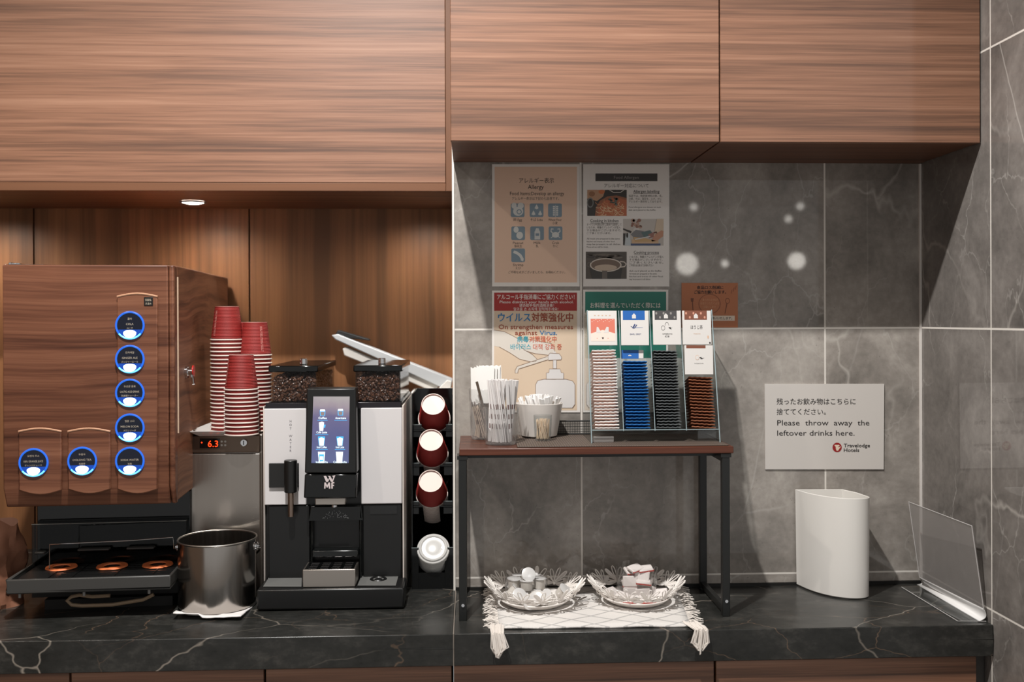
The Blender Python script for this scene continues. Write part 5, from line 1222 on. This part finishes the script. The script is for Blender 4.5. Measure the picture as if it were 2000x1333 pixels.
f.elli(1243, 449, 6, 4, PM('vase', (206, 200, 194)), 2); f.pg([(1217, 446), (1234, 452), (1232, 456), (1217, 449)], PM('dark', (0, 0, 0)), 2)
f.pg([(1232, 458), (1242, 449), (1258, 452), (1262, 462), (1244, 470)], PM('kgrey', (122, 120, 120)), 3); f.pg([(1252, 454), (1270, 450), (1276, 458), (1258, 464)], PM('teal', (88, 108, 108)), 4); f.pg([(1266, 458), (1282, 452), (1286, 460), (1268, 466)], PM('meat', (150, 104, 92)), 5)
f.pg([(1283, 428), (1296, 428), (1296, 452), (1284, 456), (1276, 466)], PM('sleeve', (204, 184, 160)), 5); f.pg([(1272, 470), (1280, 458), (1292, 450), (1296, 452), (1295, 462), (1284, 470), (1274, 472)], PM('hand', (190, 138, 110)), 6)
f.rect(1217, 456, 1222, 479, PM('dark', (0, 0, 0)), 2); f.pg([(1220, 480), (1222, 458), (1230, 455), (1232, 480)], PM('glassy', (190, 196, 198)), 3); f.elli(1225, 460, 2, 5, PM('dark', (0, 0, 0)), 4)
f.rect(1232, 476, 1290, 480, PM('navy', (70, 84, 118)), 5); f.rect(1234, 468, 1286, 476, PM('board', (206, 172, 136)), 4); f.pg([(1237, 463), (1262, 466), (1286, 472), (1240, 473)], PM('veg', (196, 160, 112)), 6); f.line([(1240, 468), (1270, 462)], 2, PM('blade', (206, 204, 202)), 7)
f.obj('kitchen_photograph', None, t)
f = Flat(YP_); f.rect(1144, 492, 1224, 545, PM('steam', (84, 76, 68)), 0)
for i in range(12): x = rq.uniform(1150, 1215); f.elli(x, rq.uniform(495, 508), min(14, x-1145, 1223-x), 2.6, (PM('steam2', (112, 102, 92)), PM('steam3', (66, 58, 52)))[i % 2], 1+i % 3, 14)
f.pg([(1156, 545), (1152, 524), (1216, 524), (1212, 545)], PM('pot', (58, 54, 50)), 4); f.rect(1176, 526, 1186, 545, PM('potlight', (104, 96, 88)), 5)
f.elli(1183, 518, 31, 13.5, PM('potrim', (210, 198, 186)), 5, 40); f.elli(1183, 518, 28.5, 11.5, PM('potin', (116, 96, 82)), 6, 40); f.elli(1183, 523, 22, 6, PM('soup', (190, 170, 150)), 7, 30)
f.line([(1211, 511), (1219, 512), (1223, 516), (1220, 521), (1212, 522)], 2, PM('potrim', (0, 0, 0)), 6); f.line([(1156, 512), (1148, 514), (1146, 520), (1152, 522)], 2, PM('potlight', (0, 0, 0)), 6)
f.obj('pot_photograph', None, t)
# 3 hand disinfection poster
t = sheet('disinfection_poster', 'red-headed hand disinfection poster with a pump bottle drawing', 961, 568, 1133, 806, LAM)
f = Flat(YP_); REDP = mat('red_print', (158, 34, 28), .45); SAND = mat('sand_print', (212, 190, 166), .5); SAND2 = mat('pale_sand_print', (214, 200, 186), .5)
f.rect(965, 572, 1127, 607.5, REDP, 0); f.rect(965, 607.5, 1127, 802, SAND, 0); f.obj('coloured_area', None, t)
f = Flat(YP_); WPR = mat('white_print', (232, 226, 220), .5); BLP = mat('blue_print', (22, 112, 170), .5); BRP = mat('brown_print', (150, 66, 40), .5); CYP = mat('cyan_print', (40, 160, 180), .5); ORP = mat('orange_red_print', (206, 92, 62), .5)
f.text('アルコール手指消毒にご協力ください！', 971, 1122, 580.5, 11, WPR, .012, 1); f.text('Please disinfect your hands with alcohol.', 976, 1120, 590, 7.5, WPR, .006, 1); f.text('请协助手指的酒精消毒！', 1014, 1082, 597, 7, WPR, 0, 1); f.text('알코올 손 소독에 협력해주세요!', 1003, 1090, 604, 6.5, WPR, 0, 1)
f.obj('lettering', None, t)
f = Flat(YP_); f.text('ウイルス', 973, 1036, 620.5, 19, BLP, .03, 3); f.text('対策強化中', 1038, 1119, 620.5, 19, BRP, .03, 3); f.obj('lettering', None, t)
f = Flat(YP_); f.text('On strengthen measures', 974, 1119, 638.5, 12.5, BRP, .015, 3); f.text('against', 1006, 1049, 650, 12, BRP, .015, 3); f.text('Virus.', 1054, 1088, 650, 12, BLP, .02, 3); f.obj('lettering', None, t)
f = Flat(YP_); f.text('病毒', 1010, 1032, 663, 13, CYP, .012, 3); f.text('对策强化中', 1034, 1087, 663, 13, ORP, .004, 3); f.obj('lettering', None, t)
f = Flat(YP_); f.text('바이러스', 997, 1037, 678, 12.5, CYP, .006, 3); f.text('대책 강화 중', 1041, 1097, 678, 12.5, ORP, .002, 3); f.obj('lettering', None, t)
f = Flat(YP_); SKN = mat('drawn_hand_print', (212, 204, 194), .5); OUT = mat('outline_print', (140, 112, 92), .5); BOT = mat('drawn_bottle_print', (214, 210, 208), .5)
hand = [(965, 645), (985, 648), (1003, 657), (1015, 664), (1040, 664), (1078, 672), (1083, 681), (1084, 692), (1070, 694), (1045, 691), (1028, 686), (1040, 693), (1049, 702), (1046, 707), (1036, 707), (1015, 702), (995, 689), (975, 678), (965, 676)]
f.pg(hand, SKN, 1); f.line(hand[:-1], .9, OUT, 2); f.line([(1010, 670), (1024, 684), (1040, 692)], .9, OUT, 2)
f.pg([(1006, 724), (1010, 716), (1068, 696), (1072, 698), (1070, 703), (1013, 721), (1011, 729), (1006, 729)], SKN, 2); f.line([(1006, 729), (1006, 724), (1010, 716), (1068, 697)], .9, OUT, 3); f.line([(1011, 729), (1013, 721), (1070, 703)], .9, OUT, 3)
f.pg([(1070, 696), (1074, 690), (1080, 690), (1081, 687), (1085, 687), (1086, 690), (1092, 691), (1097, 698), (1096, 703), (1071, 704)], BOT, 3); f.line([(1070, 696), (1074, 690), (1092, 691), (1097, 698), (1096, 703), (1071, 704)], .9, OUT, 4, True)
f.rect(1080, 704, 1087, 720, BOT, 3); f.line([(1080, 704), (1080, 720)], .8, OUT, 4); f.line([(1087, 704), (1087, 720)], .8, OUT, 4)
f.pg([(1067, 742), (1067, 729), (1072, 728), (1073, 721), (1094, 721), (1096, 728), (1101, 729), (1101, 742)], BOT, 4); f.line([(1067, 742), (1067, 729), (1072, 728), (1073, 721), (1094, 721), (1096, 728), (1101, 729), (1101, 742)], .9, OUT, 5)
f.pg([(1046, 790), (1046, 752), (1050, 744), (1062, 741), (1106, 741), (1119, 745), (1123, 752), (1123, 790), (1118, 797), (1050, 797)], BOT, 4); f.line([(1046, 790), (1046, 752), (1050, 744), (1062, 741), (1106, 741), (1119, 745), (1123, 752), (1123, 790), (1118, 797)], .9, OUT, 5)
for i in range(4): f.elli(1004+i*2.6, 741, .7, .7, OUT, 2, 6)
f.obj('pump_drawing', None, t)
# 4 green poster
t = sheet('green_poster', 'green poster with white Japanese text, mostly hidden behind the tea stand', 1139, 566, 1305, 806, LAM)
f = Flat(YP_); f.rect(1143, 570, 1301, 700, mat('green_print', (34, 118, 102), .45), 0); f.obj('coloured_area', None, t)
f = Flat(YP_); f.text('お料理を選んでいただく際には', 1153, 1290, 597, 12, WPR, .008, 1); f.obj('lettering', None, t)
# 5 orange notice
t = sheet('orange_notice', 'small orange laminated notice to the right of the tea stand', 1331, 553, 1441, 640, mat('orange_card', (178, 104, 58), .35), 'notice', .0008)
f = Flat(YP_+.0002); f.text('食品ロス削減に', 1361, 1413, 562, 7.5, INK, .02, 1); f.text('ご協力お願いします。', 1356, 1418, 571, 7.5, INK, .02, 1)
PT = mat('tan_print', (214, 160, 118), .5); f.text('食べきれる分だけ', 1372, 1402, 586, 5, PT, 0, 1); f.text('お取りいただくよう', 1368, 1404, 593, 5, PT, 0, 1); f.text('お願いします', 1374, 1398, 600, 5, PT, 0, 1)
f.obj('lettering', None, t)
f = Flat(YP_+.0002); BRL = mat('brown_line', (112, 58, 32), .5)
f.line([(1386+21*math.cos(2*math.pi*i/30), 594-19*math.sin(2*math.pi*i/30)) for i in range(30)], .8, BRL, 1, True); f.line([(1352, 583), (1353, 598), (1354, 612)], 1.4, BRL, 1); f.pg([(1349, 583), (1355, 583), (1354, 590), (1350, 590)], BRL, 2)
f.line([(1421+4*math.cos(2*math.pi*i/14), 588-5*math.sin(2*math.pi*i/14)) for i in range(14)], .8, BRL, 1, True); f.line([(1420, 593), (1416, 613)], 1.3, BRL, 1)
for x in (1428, 1432, 1436): f.line([(x, 574-(x-1428)), (x+2, 566-(x-1428))], .8, BRL, 1)
f.obj('cutlery_drawing', None, t)
f = Flat(YP_+.0002); f.rect(1340, 617, 1435, 627, mat('cream_strip', (222, 204, 186), .5), 1); f.text('ご理解ご協力をお願いいたします。', 1346, 1430, 622, 6, INK, .01, 2); f.obj('white_strip', None, t)
# 6 leftover drinks notice
t = sheet('leftover_drinks_notice', 'white landscape notice about leftover drinks above the white bin', 1493, 750, 1726, 917, mat('matt_card', (206, 200, 194), .55), 'notice', .003, (0, 0, -1, 1))
f = Flat(-.0037); f.text('残ったお飲み物はこちらに', 1517, 1671, 785, 13.5, INK, .004, 1); f.text('捨ててください。', 1517, 1613, 805, 13.5, INK, .004, 1)
f.text('Please  throw  away  the', 1518, 1698, 826, 15, INK, .004, 1); f.text('leftover drinks here.', 1518, 1669, 846, 15, INK, .004, 1); f.obj('lettering', None, t)
f = Flat(-.0037); LR = mat('logo_red', (150, 30, 32), .5); f.elli(1635, 874.5, 9, 9.3, LR, 1, 32); LP_ = mat('logo_cream', (226, 206, 184), .5)
f.pg([(1630, 869.5), (1639, 869.5), (1640, 871.5), (1637.5, 872.5), (1638, 874.5), (1643, 872), (1641, 875), (1638, 879), (1637, 881), (1634, 881), (1632.5, 877), (1632, 872.5), (1630, 871.5)], LP_, 2)
f.text('Travelodge', 1648, 1699, 870.5, 10, INK, .03, 1); f.text('Hotels', 1648, 1678, 879.5, 10, INK, .03, 1); f.obj('logo', None, t)
